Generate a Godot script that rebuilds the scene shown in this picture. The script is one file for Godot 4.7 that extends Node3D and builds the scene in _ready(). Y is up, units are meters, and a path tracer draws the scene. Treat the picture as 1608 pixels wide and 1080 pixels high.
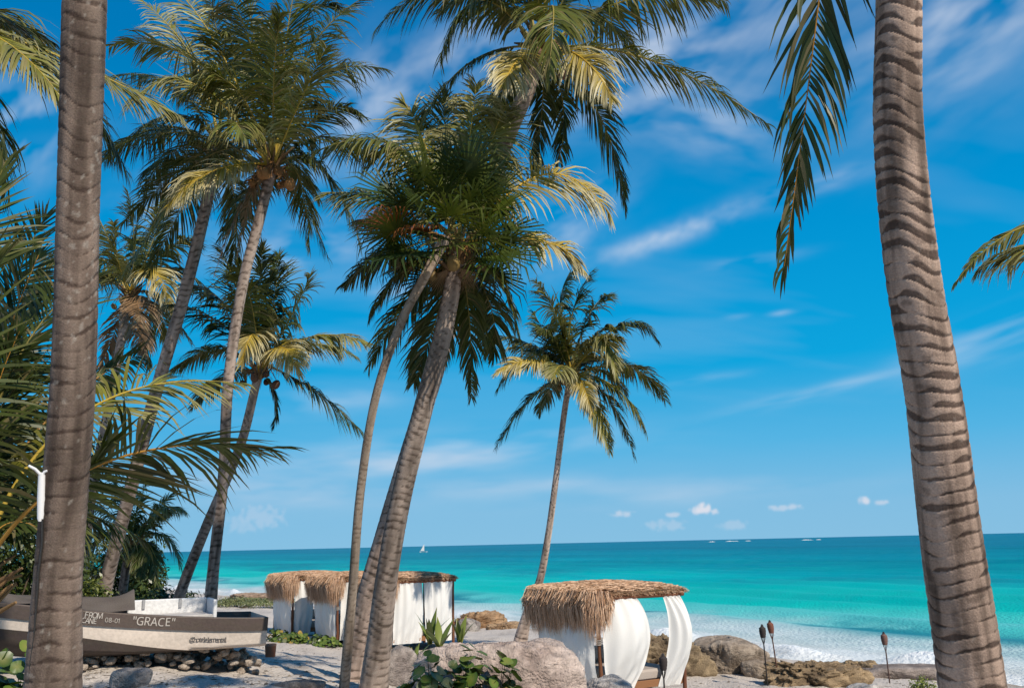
extends Node3D

# ---------------------------------------------------------------- camera constants (shared by the layout helper)
const FOV := 42.4
const CAM := Vector3(0.0, 4.0, 0.0)
var cam_basis: Basis
var focal: float
var rng := RandomNumberGenerator.new()
var noise := FastNoiseLite.new()      # smooth single-octave noise, used by hand with own scale
var fbm := FastNoiseLite.new()        # several octaves
var ridge := FastNoiseLite.new()
var mats := {}
var taken := {}

# ---------------------------------------------------------------- mesh collector
class MB:
	var v := PackedVector3Array()
	var n := PackedVector3Array()
	var c := PackedColorArray()
	var uv := PackedVector2Array()
	var i := PackedInt32Array()
	func vert(p: Vector3, nn: Vector3, cc := Color.WHITE, t := Vector2.ZERO) -> int:
		v.append(p); n.append(nn); c.append(cc); uv.append(t)
		return v.size() - 1
	func tri(a: int, b: int, d: int) -> void:
		var g := (v[d] - v[a]).cross(v[b] - v[a])
		if g.dot(n[a] + n[b] + n[d]) < 0.0:
			i.append(a); i.append(d); i.append(b)
		else:
			i.append(a); i.append(b); i.append(d)
	func quad(a: int, b: int, d: int, e: int) -> void:
		tri(a, b, d); tri(a, d, e)
	func flat_tri(a: Vector3, b: Vector3, d: Vector3, cc := Color.WHITE) -> void:
		var g := (d - a).cross(b - a).normalized()
		var k := vert(a, g, cc); vert(b, g, cc); vert(d, g, cc)
		i.append(k); i.append(k + 1); i.append(k + 2)
	func box(lo: Vector3, hi: Vector3, bevel := 0.0, cc := Color.WHITE, t := Transform3D()) -> void:
		var ce := (lo + hi) * 0.5
		var h := (hi - lo) * 0.5
		var dirs := [Vector3.RIGHT, Vector3.LEFT, Vector3.UP, Vector3.DOWN, Vector3.BACK, Vector3.FORWARD]
		for d in dirs:
			var u := Vector3(d.y, d.z, d.x).abs()
			var w := Vector3(d.z, d.x, d.y).abs()
			var hu := (h - Vector3.ONE * bevel).dot(u)
			var hw := (h - Vector3.ONE * bevel).dot(w)
			var o: Vector3 = ce + d * h.dot(d.abs())
			var q := []
			for s in [[-1, -1], [1, -1], [1, 1], [-1, 1]]:
				q.append(vert(t * (o + u * hu * s[0] + w * hw * s[1]), t.basis * d, cc, Vector2(hu * s[0], hw * s[1])))
			quad(q[0], q[1], q[2], q[3])
		if bevel > 0.0:
			# bevel strips along the twelve edges and corner triangles
			for a in 6:
				for b in range(a + 1, 6):
					var da: Vector3 = dirs[a]
					var db: Vector3 = dirs[b]
					if absf(da.dot(db)) > 0.5:
						continue
					var e := da.cross(db).abs()
					var he := (h - Vector3.ONE * bevel).dot(e)
					var pa: Vector3 = ce + da * h.dot(da.abs()) + db * (h.dot(db.abs()) - bevel)
					var pb: Vector3 = ce + db * h.dot(db.abs()) + da * (h.dot(da.abs()) - bevel)
					var nn := (t.basis * (da + db)).normalized()
					quad(vert(t * (pa - e * he), nn, cc), vert(t * (pa + e * he), nn, cc), vert(t * (pb + e * he), nn, cc), vert(t * (pb - e * he), nn, cc))
			for sx in [-1, 1]:
				for sy in [-1, 1]:
					for sz in [-1, 1]:
						var s := Vector3(sx, sy, sz)
						var k := (h - Vector3.ONE * bevel) * s
						var nn := (t.basis * s).normalized()
						tri(vert(t * (ce + k + Vector3(bevel * sx, 0, 0)), nn, cc), vert(t * (ce + k + Vector3(0, bevel * sy, 0)), nn, cc), vert(t * (ce + k + Vector3(0, 0, bevel * sz)), nn, cc))
	func tube(p: PackedVector3Array, r: PackedFloat32Array, sides: int, cc := Color.WHITE, cap := true) -> void:
		var prev := Vector3.ZERO
		var rows := []
		for k in p.size():
			var tg := (p[mini(k + 1, p.size() - 1)] - p[maxi(k - 1, 0)]).normalized()
			if prev == Vector3.ZERO:
				prev = tg.cross(Vector3(0.31, 0.2, 0.93)).normalized()
			prev = (prev - tg * prev.dot(tg)).normalized()
			var b := tg.cross(prev)
			var row := []
			for s in sides + 1:
				var a := TAU * s / sides
				var d := prev * cos(a) + b * sin(a)
				row.append(vert(p[k] + d * r[k], d, cc, Vector2(float(s) / sides, float(k))))
			rows.append(row)
		for k in p.size() - 1:
			for s in sides:
				quad(rows[k][s], rows[k][s + 1], rows[k + 1][s + 1], rows[k + 1][s])
		if cap:
			for e in [0, p.size() - 1]:
				var tg := (p[e] - p[1 if e == 0 else e - 1]).normalized()
				var m := vert(p[e], tg, cc)
				for s in sides:
					tri(m, vert(v[rows[e][s]], tg, cc), vert(v[rows[e][s + 1]], tg, cc))
	# rows of points -> smooth surface
	func sheet(rows: Array, cols: Array, closed := false, out_hint := Vector3.ZERO) -> void:
		var R := rows.size()
		var C: int = rows[0].size()
		var base := v.size()
		for r in R:
			var row: PackedVector3Array = rows[r]
			var up: PackedVector3Array = rows[maxi(r - 1, 0)]
			var dn: PackedVector3Array = rows[mini(r + 1, R - 1)]
			for k in C:
				var l := k - 1
				var g := k + 1
				if closed:
					l = (k - 1 + C - 1) % (C - 1)
					g = (k + 1) % (C - 1)
				else:
					l = maxi(l, 0); g = mini(g, C - 1)
				var nn := (row[g] - row[l]).cross(dn[k] - up[k]).normalized()
				if out_hint != Vector3.ZERO and nn.dot(row[k] - out_hint) < 0.0:
					nn = -nn
				var cc: Color = cols[r][k] if cols.size() else Color.WHITE
				vert(row[k], nn, cc, Vector2(float(k) / (C - 1), float(r) / (R - 1)))
		for r in R - 1:
			for k in C - 1:
				quad(base + r * C + k, base + r * C + k + 1, base + (r + 1) * C + k + 1, base + (r + 1) * C + k)
	func mesh(m: Material) -> ArrayMesh:
		var a := []
		a.resize(Mesh.ARRAY_MAX)
		a[Mesh.ARRAY_VERTEX] = v
		a[Mesh.ARRAY_NORMAL] = n
		a[Mesh.ARRAY_COLOR] = c
		a[Mesh.ARRAY_TEX_UV] = uv
		a[Mesh.ARRAY_INDEX] = i
		var am := ArrayMesh.new()
		am.add_surface_from_arrays(Mesh.PRIMITIVE_TRIANGLES, a)
		am.surface_set_material(0, m)
		return am

# ---------------------------------------------------------------- node helpers
func numbered(called: String) -> String:
	taken[called] = taken.get(called, -1) + 1
	return called if taken[called] == 0 else "%s_%03d" % [called, taken[called]]

func put(m: Mesh, called: String, parent: Node, at := Transform3D()) -> MeshInstance3D:
	var o := MeshInstance3D.new()
	o.mesh = m
	o.name = numbered(called) if parent == self else called
	parent.add_child(o, true)
	o.transform = at
	return o

func thing(called: String, label: String, category: String, where := Vector3.ZERO, turn := 0.0, group := "") -> Node3D:
	var o := Node3D.new()
	o.name = numbered(called)
	add_child(o)
	o.position = where
	o.rotation.y = turn
	tag(o, label, category, group)
	return o

func tag(o: Node, label: String, category: String, group := "", kind := "") -> void:
	if label: o.set_meta("label", label)
	if category: o.set_meta("category", category)
	if group: o.set_meta("group", group)
	if kind: o.set_meta("kind", kind)

# a spot in the place: pixel column and row of the photograph plus its real distance in metres along the view axis
func at(px: float, py: float, d: float) -> Vector3:
	return CAM + cam_basis * Vector3((px - 804.0) / focal * d, -(py - 540.0) / focal * d, -d)

func ground_spot(px: float, py: float) -> Vector3:
	var dir := (at(px, py, 1.0) - CAM)
	var d := 3.0
	while d < 200.0:
		var p := CAM + dir * d
		if p.y < ground_h(p.x, p.z):
			return Vector3(p.x, ground_h(p.x, p.z), p.z)
		d += 0.05
	return CAM + dir * 200.0

# ---------------------------------------------------------------- land and sea shape
func offshore(x: float, z: float) -> float:
	var q := -0.572 * (x - 12.6) - 0.82 * (z + 26.0)
	return 0.82 * (x - 12.6) - 0.572 * (z + 26.0) + 0.9 * noise.get_noise_2d(q * 9.0, 7.0) + 0.35 * noise.get_noise_2d(q * 35.0, 50.0)

const HD := [-60.0, 0.0, 3.0, 6.0, 10.0, 13.0, 16.0, 20.0, 22.0, 26.0, 40.0, 90.0]
const HV := [-9.0, -0.05, 0.45, 0.70, 0.86, 0.98, 1.35, 2.10, 2.35, 2.45, 2.7, 3.4]
func ground_h(x: float, z: float) -> float:
	var d := -offshore(x, z)
	var h := HV[0] as float
	if d >= HD[-1]:
		h = HV[-1]
	else:
		for k in HD.size() - 1:
			if d >= HD[k] and d < HD[k + 1]:
				var t: float = (d - HD[k]) / (HD[k + 1] - HD[k])
				h = lerpf(HV[k], HV[k + 1], t)
				break
	if d > 0.0:
		h += 0.09 * noise.get_noise_2d(x * 28.0, z * 28.0) + 0.035 * noise.get_noise_2d(x * 150.0 + 90, z * 150.0)
	return h

# ---------------------------------------------------------------- textures and materials
func noise_tex(freq: float, octaves: int, seed_: int, kind := FastNoiseLite.TYPE_SIMPLEX_SMOOTH, side := 512, lo := 0.0, hi := 1.0) -> NoiseTexture2D:
	var f := FastNoiseLite.new()
	f.seed = seed_
	f.noise_type = kind
	f.frequency = freq
	f.fractal_octaves = octaves
	var t := NoiseTexture2D.new()
	t.width = side
	t.height = side
	t.seamless = true
	t.noise = f
	if lo != 0.0 or hi != 1.0:
		var g := Gradient.new()
		g.set_color(0, Color(lo, lo, lo)); g.set_color(1, Color(hi, hi, hi))
		t.color_ramp = g
	return t

func mat(key: String, rough: float, spec := 0.5, tex: Texture2D = null, scale := 1.0, bump := 0.0, tint := Color.WHITE, bump_tex: Texture2D = null, world := true) -> StandardMaterial3D:
	var m := StandardMaterial3D.new()
	m.resource_name = key
	m.vertex_color_use_as_albedo = true
	m.albedo_color = tint.linear_to_srgb()
	m.roughness = rough
	m.metallic_specular = spec
	m.cull_mode = BaseMaterial3D.CULL_DISABLED
	if tex or bump > 0.0:
		m.uv1_triplanar = true
		m.uv1_world_triplanar = world
		m.uv1_scale = Vector3.ONE * scale
	if tex:
		m.albedo_texture = tex
	if bump > 0.0:
		m.heightmap_enabled = true
		m.heightmap_texture = bump_tex if bump_tex else tex
		m.heightmap_scale = bump
	mats[key] = m
	return m

func make_materials() -> void:
	var grain := noise_tex(0.04, 5, 3, FastNoiseLite.TYPE_SIMPLEX_SMOOTH, 512, 0.72, 1.0)
	var relief := noise_tex(0.03, 5, 9)
	mat("sand", 0.95, 0.25, grain, 0.9, 2.2, Color.WHITE, relief)
	mat("bark", 0.9, 0.3, grain, 3.4, 0.22, Color.WHITE, relief, false)
	mat("rock", 0.93, 0.3, grain, 1.6, 2.5, Color.WHITE, relief)
	var leaf := mat("leaf", 0.42, 0.36)
	leaf.backlight_enabled = true
	leaf.backlight = Color(0.62, 0.62, 0.38)
	var broad := mat("broad_leaf", 0.38, 0.45)
	broad.backlight_enabled = true
	broad.backlight = Color(0.5, 0.55, 0.25)
	mat("thatch", 0.9, 0.2)
	var cloth := mat("cloth", 0.95, 0.1, noise_tex(0.25, 3, 31, FastNoiseLite.TYPE_SIMPLEX_SMOOTH, 512, 0.95, 1.0), 2.0, 0.3, Color(0.8, 0.79, 0.78), relief, false)
	cloth.backlight_enabled = true
	cloth.backlight = Color(0.62, 0.62, 0.6)
	mat("canvas", 0.9, 0.15, grain, 3.0, 0.4, Color.WHITE, relief, false)
	mat("wood", 0.75, 0.35, grain, 4.0, 0.8, Color.WHITE, relief, false)
	mat("paint", 0.55, 0.4, noise_tex(0.02, 5, 5, FastNoiseLite.TYPE_SIMPLEX_SMOOTH, 512, 0.88, 1.0), 1.3, 0.25, Color.WHITE, relief, false)
	mat("plastic", 0.35, 0.5)
	mat("clay", 0.85, 0.3, grain, 5.0, 0.5, Color.WHITE, relief, false)
	mat("nut", 0.6, 0.4, grain, 4.0, 0.4, Color.WHITE, relief, false)
	var sea := mat("sea", 0.3, 0.06)
	sea.uv1_triplanar = true
	sea.uv1_world_triplanar = true
	sea.uv1_scale = Vector3(0.22, 0.22, 0.22)
	sea.heightmap_enabled = true
	sea.heightmap_texture = noise_tex(0.018, 5, 77, FastNoiseLite.TYPE_SIMPLEX_SMOOTH, 1024)
	sea.heightmap_scale = 6.0

# ---------------------------------------------------------------- sky
func sky_color(az: float, el: float, full: bool) -> Color:
	# az, el in degrees; -Z is az 0. Linear radiance of clear air plus thin cloud
	var stops := [[-2.0, Color(0.24, 0.50, 0.70)], [2.0, Color(0.21, 0.48, 0.71)], [6.0, Color(0.085, 0.425, 0.72)], [11.0, Color(0.004, 0.345, 0.68)], [20.0, Color(0.0, 0.265, 0.60)], [30.0, Color(0.0, 0.18, 0.46)], [42.0, Color(0.002, 0.14, 0.41)], [90.0, Color(0.006, 0.11, 0.34)]]
	var c: Color = stops[-1][1]
	for k in stops.size() - 1:
		if el < stops[k + 1][0]:
			c = stops[k][1].lerp(stops[k + 1][1], clampf((el - stops[k][0]) / (stops[k + 1][0] - stops[k][0]), 0.0, 1.0))
			break
	if el < 0.0:
		return c
	# thin high cloud everywhere: streaks drawn out along one direction; faint among the listed clouds, made heavier out of view to whiten the ambient light
	var ca := cos(deg_to_rad(el))
	var dx := sin(deg_to_rad(az)) * ca
	var dz := cos(deg_to_rad(az)) * ca
	var dy := sin(deg_to_rad(el)) + 0.12
	var px := dx / dy * 30.0
	var py := dz / dy * 30.0
	var a := fbm.get_noise_2d(px * 2.2 + py * 0.8, py * 6.4 - px * 1.9)
	var b := noise.get_noise_2d(px * 0.9 + 300.0, py * 1.1)
	var w := clampf(a * 1.5 + b * 0.9 - 0.1, 0.0, 1.0) * (0.08 if full else 0.42) * smoothstep(3.0, 14.0, el)
	if full:
		for p in CLOUDS:
			# p: az, el, half width, half height, tilt degrees, strength, streak stretch
			var u: float = az - p[0]
			var t: float = el - p[1]
			var r: float = deg_to_rad(p[4])
			var uu := (u * cos(r) + t * sin(r)) / (p[2] as float)
			var tt := (-u * sin(r) + t * cos(r)) / (p[3] as float)
			var g := uu * uu + tt * tt
			if g > 4.0:
				continue
			var st: float = p[6]
			var ru := u * cos(r) + t * sin(r)
			var rt := -u * sin(r) + t * cos(r)
			var f := fbm.get_noise_2d(ru * 26.0 / st + p[0] * 31.0, rt * 26.0 * sqrt(st) + p[1] * 17.0)
			w = 1.0 - (1.0 - w) * (1.0 - clampf(exp(-g * 1.5) * (0.5 + f * 1.3) * p[5] * 0.76, 0.0, 0.8))
		for p in PUFFS:
			var u2: float = (az - p[0]) / p[2]
			var t2: float = (el - p[1]) / p[3]
			if absf(u2) > 2.0 or absf(t2) > 2.0:
				continue
			var f2 := fbm.get_noise_2d(az * 170.0, el * 170.0) * 1.15
			var low := smoothstep(-1.1, -0.5, t2)
			w = maxf(w, clampf(1.35 - (u2 * u2 + t2 * t2) * 1.3 + f2 * 1.4, 0.0, 1.0) * p[4] * low)
	var white := Color(0.66, 0.72, 0.82) if el > 6.0 else Color(0.68, 0.70, 0.78)
	return c.lerp(white, w)

const CLOUDS := [
	[9.0, 29.5, 9.0, 3.2, 8.0, 0.72, 2.0], [14.0, 26.0, 7.0, 2.6, -14.0, 0.42, 2.0], [30.0, 29.0, 8.0, 4.5, 20.0, 0.55, 2.0], [22.0, 33.0, 9.0, 3.0, 30.0, 0.45, 2.5],
	[11.0, 19.2, 6.4, 0.75, 15.0, 0.68, 1.3], [20.0, 21.2, 4.0, 0.8, 8.0, 0.55, 2.5], [15.5, 17.0, 3.2, 0.45, 3.0, 0.5, 3.0],
	[19.0, 8.6, 5.6, 0.45, 10.0, 0.55, 4.0], [29.0, 10.8, 5.5, 1.3, 14.0, 0.5, 4.0], [26.0, 9.6, 3.5, 0.7, 8.0, 0.4, 4.0],
	[-31.0, 24.0, 3.0, 3.0, 60.0, 0.8, 1.5], [-11.0, 27.0, 6.5, 3.2, 30.0, 0.75, 1.5], [-3.0, 31.0, 5.0, 2.0, 25.0, 0.5, 1.5], [-14.0, 18.5, 5.0, 1.6, 10.0, 0.7, 2.0], [-21.0, 21.0, 4.0, 2.5, 20.0, 0.6, 1.5],
	[3.0, 19.0, 5.0, 1.8, 30.0, 0.45, 1.5], [4.5, 21.5, 4.0, 1.2, 20.0, 0.5, 2.0],
	[-6.0, 5.6, 13.0, 1.4, 4.0, 0.62, 3.0], [-15.0, 3.6, 10.0, 1.2, 0.0, 0.5, 3.0], [0.0, 3.6, 9.0, 0.8, 2.0, 0.35, 3.0], [-12.0, 12.5, 3.0, 0.7, 10.0, 0.5, 2.5], [-13.0, 9.0, 6.0, 1.0, 4.0, 0.35, 2.5], [12.0, 10.0, 3.0, 0.3, 4.0, 0.35, 3.0],
	[-8.5, 16.0, 2.6, 0.5, 8.0, 0.45, 2.5], [17.5, 13.7, 0.9, 0.2, 2.0, 0.5, 2.0], [14.7, 13.7, 0.8, 0.2, 2.0, 0.4, 2.0], [10.0, 3.0, 12.0, 1.0, 1.0, 0.28, 3.0],
]
const PUFFS := [
	[11.75, 1.85, 0.62, 0.36, 0.95], [11.25, 1.7, 0.42, 0.26, 0.7], [12.4, 1.65, 0.36, 0.2, 0.7], [9.9, 1.55, 0.45, 0.2, 0.5], [6.7, 1.7, 0.8, 0.24, 0.5], [16.3, 1.75, 0.9, 0.2, 0.45], [17.2, 1.8, 0.5, 0.2, 0.5], [21.2, 2.0, 0.45, 0.24, 0.8], [22.0, 1.9, 0.5, 0.14, 0.55],
	[-15.8, 1.9, 1.5, 0.9, 0.26], [-16.8, 1.5, 1.1, 0.6, 0.2], [24.6, 1.9, 0.35, 0.16, 0.6], [9.4, 0.9, 1.3, 0.4, 0.25], [13.5, 0.8, 0.9, 0.35, 0.25],
]

func make_sky() -> Sky:
	var W := 4096
	var H := 2048
	var im := Image.create(512, 256, false, Image.FORMAT_RGBF)
	for y in 256:
		var el := 90.0 - (y + 0.5) * 180.0 / 256
		for x in 512:
			im.set_pixel(x, y, sky_color((x + 0.5) * 360.0 / 512, el, false))
	im.resize(W, H, Image.INTERPOLATE_BILINEAR)
	var half := 36.0
	var x0 := int(-half / 360.0 * W)
	var x1 := int(half / 360.0 * W)
	for y in range(int((90.0 - 38.0) / 180.0 * H), H / 2 + 8):
		var el := 90.0 - (y + 0.5) * 180.0 / H
		for x in range(x0, x1):
			im.set_pixel(posmod(x, W), y, sky_color((x + 0.5) * 360.0 / W, el, true))
	var pm := PanoramaSkyMaterial.new()
	pm.panorama = ImageTexture.create_from_image(im)
	var s := Sky.new()
	s.sky_material = pm
	return s

# ---------------------------------------------------------------- ground and sea sheets
func polar(angles: PackedFloat32Array, r0: float, r1: float, rings: int) -> PackedFloat32Array:
	var out := PackedFloat32Array()
	for k in rings + 1:
		out.append(r0 * pow(r1 / r0, float(k) / rings))
	return out

func angle_list(fine_half: float, fine: float, coarse: float) -> PackedFloat32Array:
	var a := PackedFloat32Array()
	var x := -180.0
	while x < -fine_half - 0.001:
		a.append(x); x += coarse
	x = -fine_half
	while x < fine_half + 0.001:
		a.append(x); x += fine
	x = fine_half + coarse
	while x < 180.0:
		a.append(x); x += coarse
	a.append(180.0)
	return a

func sand_color(x: float, z: float, d: float) -> Color:
	var a := fbm.get_noise_2d(x * 9.0, z * 9.0)
	var b := fbm.get_noise_2d(x * 60.0 + 40, z * 60.0)
	var c := Color(0.70, 0.625, 0.56)
	c = c.lerp(Color(0.56, 0.50, 0.455), clampf(0.32 + a * 1.6, 0.0, 1.0) * 0.5)
	c = c.lerp(Color(0.25, 0.21, 0.18), clampf(b * 2.4 - 0.5, 0.0, 1.0) * 0.5)   # trodden leaf litter
	# wet, weed-strewn rock and sand by the water, in patches
	var wet := smoothstep(5.0, 1.0, d + 2.5 * a)
	c = c.lerp(Color(0.26, 0.195, 0.135), wet * (0.6 + 0.4 * clampf(b * 3.0, -1, 1)))
	return c

func build_ground() -> void:
	var mb := MB.new()
	var an := angle_list(36.0, 0.22, 4.0)
	var ra := polar(an, 2.2, 420.0, 330)
	var idx := {}
	var C := an.size()
	var keep := PackedInt32Array()
	keep.resize(C * ra.size())
	keep.fill(-1)
	for r in ra.size():
		for k in C:
			var th := deg_to_rad(an[k])
			var x := sin(th) * ra[r]
			var z := -cos(th) * ra[r]
			var d := -offshore(x, z)
			if d < -14.0:
				continue
			var y := ground_h(x, z)
			if ra[r] < 40.0:
				y += 0.014 * noise.get_noise_2d(x * 420.0, z * 420.0)
			keep[r * C + k] = mb.vert(Vector3(x, y, z), Vector3.UP, sand_color(x, z, d))
	for r in ra.size() - 1:
		for k in C - 1:
			var a := keep[r * C + k]
			var b := keep[r * C + k + 1]
			var c := keep[(r + 1) * C + k + 1]
			var e := keep[(r + 1) * C + k]
			if a >= 0 and b >= 0 and c >= 0 and e >= 0:
				mb.quad(a, b, c, e)
	# the patch under the photographer's feet
	var m := mb.vert(Vector3(0, ground_h(0, 0), 0), Vector3.UP, Color(0.5, 0.43, 0.38))
	for k in C - 1:
		if keep[k] >= 0 and keep[k + 1] >= 0:
			mb.tri(m, keep[k], keep[k + 1])
	smooth(mb)
	var o := put(mb.mesh(mats.sand), "ground", self)
	tag(o, "pale sandy beach ground sloping down to the water", "", "", "structure")

func smooth(mb: MB) -> void:
	var acc := PackedVector3Array()
	acc.resize(mb.v.size())
	for t in range(0, mb.i.size(), 3):
		var a := mb.i[t]
		var b := mb.i[t + 1]
		var c := mb.i[t + 2]
		var g := (mb.v[c] - mb.v[a]).cross(mb.v[b] - mb.v[a])
		acc[a] += g; acc[b] += g; acc[c] += g
	for k in acc.size():
		if acc[k].length_squared() > 0.0:
			mb.n[k] = acc[k].normalized()

func ramp(stops: Array, t: float) -> Color:
	for k in stops.size() - 1:
		if t < stops[k + 1][0]:
			return stops[k][1].lerp(stops[k + 1][1], clampf((t - stops[k][0]) / (stops[k + 1][0] - stops[k][0]), 0.0, 1.0))
	return stops[-1][1]

# water colour by depth of water over the sand and weed beds: pale over sand, teal, then deep blue-green
const DEPTHS := [[0.0, Color(0.50, 0.50, 0.48)], [3.0, Color(0.48, 0.52, 0.51)], [7.0, Color(0.36, 0.49, 0.50)], [12.0, Color(0.10, 0.47, 0.46)], [20.0, Color(0.008, 0.43, 0.385)], [34.0, Color(0.003, 0.37, 0.355)], [60.0, Color(0.002, 0.27, 0.31)], [110.0, Color(0.002, 0.20, 0.265)], [300.0, Color(0.002, 0.145, 0.225)], [3000.0, Color(0.002, 0.12, 0.205)]]
func build_sea() -> void:
	var mb := MB.new()
	var an := angle_list(40.0, 0.2, 5.0)
	var ra := polar(an, 14.0, 9000.0, 430)
	var C := an.size()
	var keep := PackedInt32Array()
	keep.resize(C * ra.size())
	keep.fill(-1)
	for r in ra.size():
		for k in C:
			var th := deg_to_rad(an[k])
			var x := sin(th) * ra[r]
			var z := -cos(th) * ra[r]
			var s := offshore(x, z)
			if s < -4.5:
				continue
			var q := -0.572 * x - 0.82 * z
			var y := 0.0
			var foam := 0.0
			var col := Color.BLACK
			if s < 260.0:
				var wob := fbm.get_noise_2d(q * 3.0, s * 4.0)
				var nz := fbm.get_noise_2d(q * 11.0, s * 30.0)
				var nf := fbm.get_noise_2d(q * 45.0 + 20, s * 70.0)
				# swell
				y += 0.13 * sin(s * 0.9 + 2.5 * noise.get_noise_2d(q * 4.0, s * 2.0)) * smoothstep(2.0, 8.0, s) + 0.05 * nz
				# breaker running along the beach
				var bp := 1.7 + 1.1 * noise.get_noise_2d(q * 10.0, 3.0)
				var br := exp(-pow((s - bp) / 0.55, 2.0)) * (0.55 + 0.6 * noise.get_noise_2d(q * 22.0, 9.0))
				y += 0.5 * maxf(br, 0.0)
				foam = clampf(br * 1.5 + nf * 1.1 * smoothstep(0.1, 0.4, br), 0.0, 1.0)
				# wash in front and lacy foam behind
				foam = maxf(foam, smoothstep(1.6, -0.6, s) * clampf(0.75 + nf * 2.0, 0.0, 1.0))
				foam = maxf(foam, smoothstep(11.0, 3.0, s) * clampf(fbm.get_noise_2d(q * 5.0 + 70, s * 22.0) * 1.6 + nz * 0.8 + nf * 0.5 + 0.2, 0.0, 0.6))
				var sd := maxf(s * (1.0 + 0.5 * wob) + 2.0 * nz, 0.0)
				col = ramp(DEPTHS, sd)
				# weed beds: dark ragged bands lying along the shore
				var weed := exp(-pow((s - 11.0 - 3.0 * noise.get_noise_2d(q * 3.5, 30.0)) / 2.6, 2.0)) * clampf(0.72 + 1.7 * noise.get_noise_2d(q * 7.0, 80.0) + nz * 1.8, 0.0, 1.0)
				var weed2 := exp(-pow((s - 48.0 - 18.0 * noise.get_noise_2d(q * 1.3, 130.0)) / 7.0, 2.0)) * clampf(0.5 + 1.6 * noise.get_noise_2d(q * 1.5, 180.0) + nz * 0.8, 0.0, 1.0)
				col = col.lerp(Color(0.008, 0.16, 0.215), clampf(weed * 1.0 + weed2 * 0.6, 0.0, 0.9))
			else:
				col = ramp(DEPTHS, s * (1.0 + 0.35 * noise.get_noise_2d(q * 0.12, s * 0.3)))
			if s > 25.0:
				# broad patches of sand and weed on the bottom
				col = col * (1.0 + 0.22 * fbm.get_noise_2d(q * 0.35, s * 1.2) + 0.16 * fbm.get_noise_2d(q * 1.4 + 60, s * 5.0))
			col = col.lerp(Color(0.74, 0.76, 0.76), foam)
			col.a = 1.0
			keep[r * C + k] = mb.vert(Vector3(x, y, z), Vector3.UP, col)
	for r in ra.size() - 1:
		for k in C - 1:
			var a := keep[r * C + k]
			var b := keep[r * C + k + 1]
			var c := keep[(r + 1) * C + k + 1]
			var e := keep[(r + 1) * C + k]
			if a >= 0 and b >= 0 and c >= 0 and e >= 0:
				mb.quad(a, b, c, e)
	smooth(mb)
	var o := put(mb.mesh(mats.sea), "sea", self)
	tag(o, "turquoise sea reaching to the horizon", "", "", "structure")

# ---------------------------------------------------------------- palms
func spline(pts: PackedVector3Array, t: float) -> Vector3:
	var n := pts.size() - 1
	var f := clampf(t, 0.0, 1.0) * n
	var k := mini(int(f), n - 1)
	var u := f - k
	var a := pts[maxi(k - 1, 0)]
	var b := pts[k]
	var c := pts[k + 1]
	var d := pts[mini(k + 2, n)]
	if k == 0: a = b * 2.0 - c
	if k + 2 > n: d = c * 2.0 - b
	return 0.5 * (2.0 * b + (c - a) * u + (2.0 * a - 5.0 * b + 4.0 * c - d) * u * u + (3.0 * b - a - 3.0 * c + d) * u * u * u)

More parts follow.
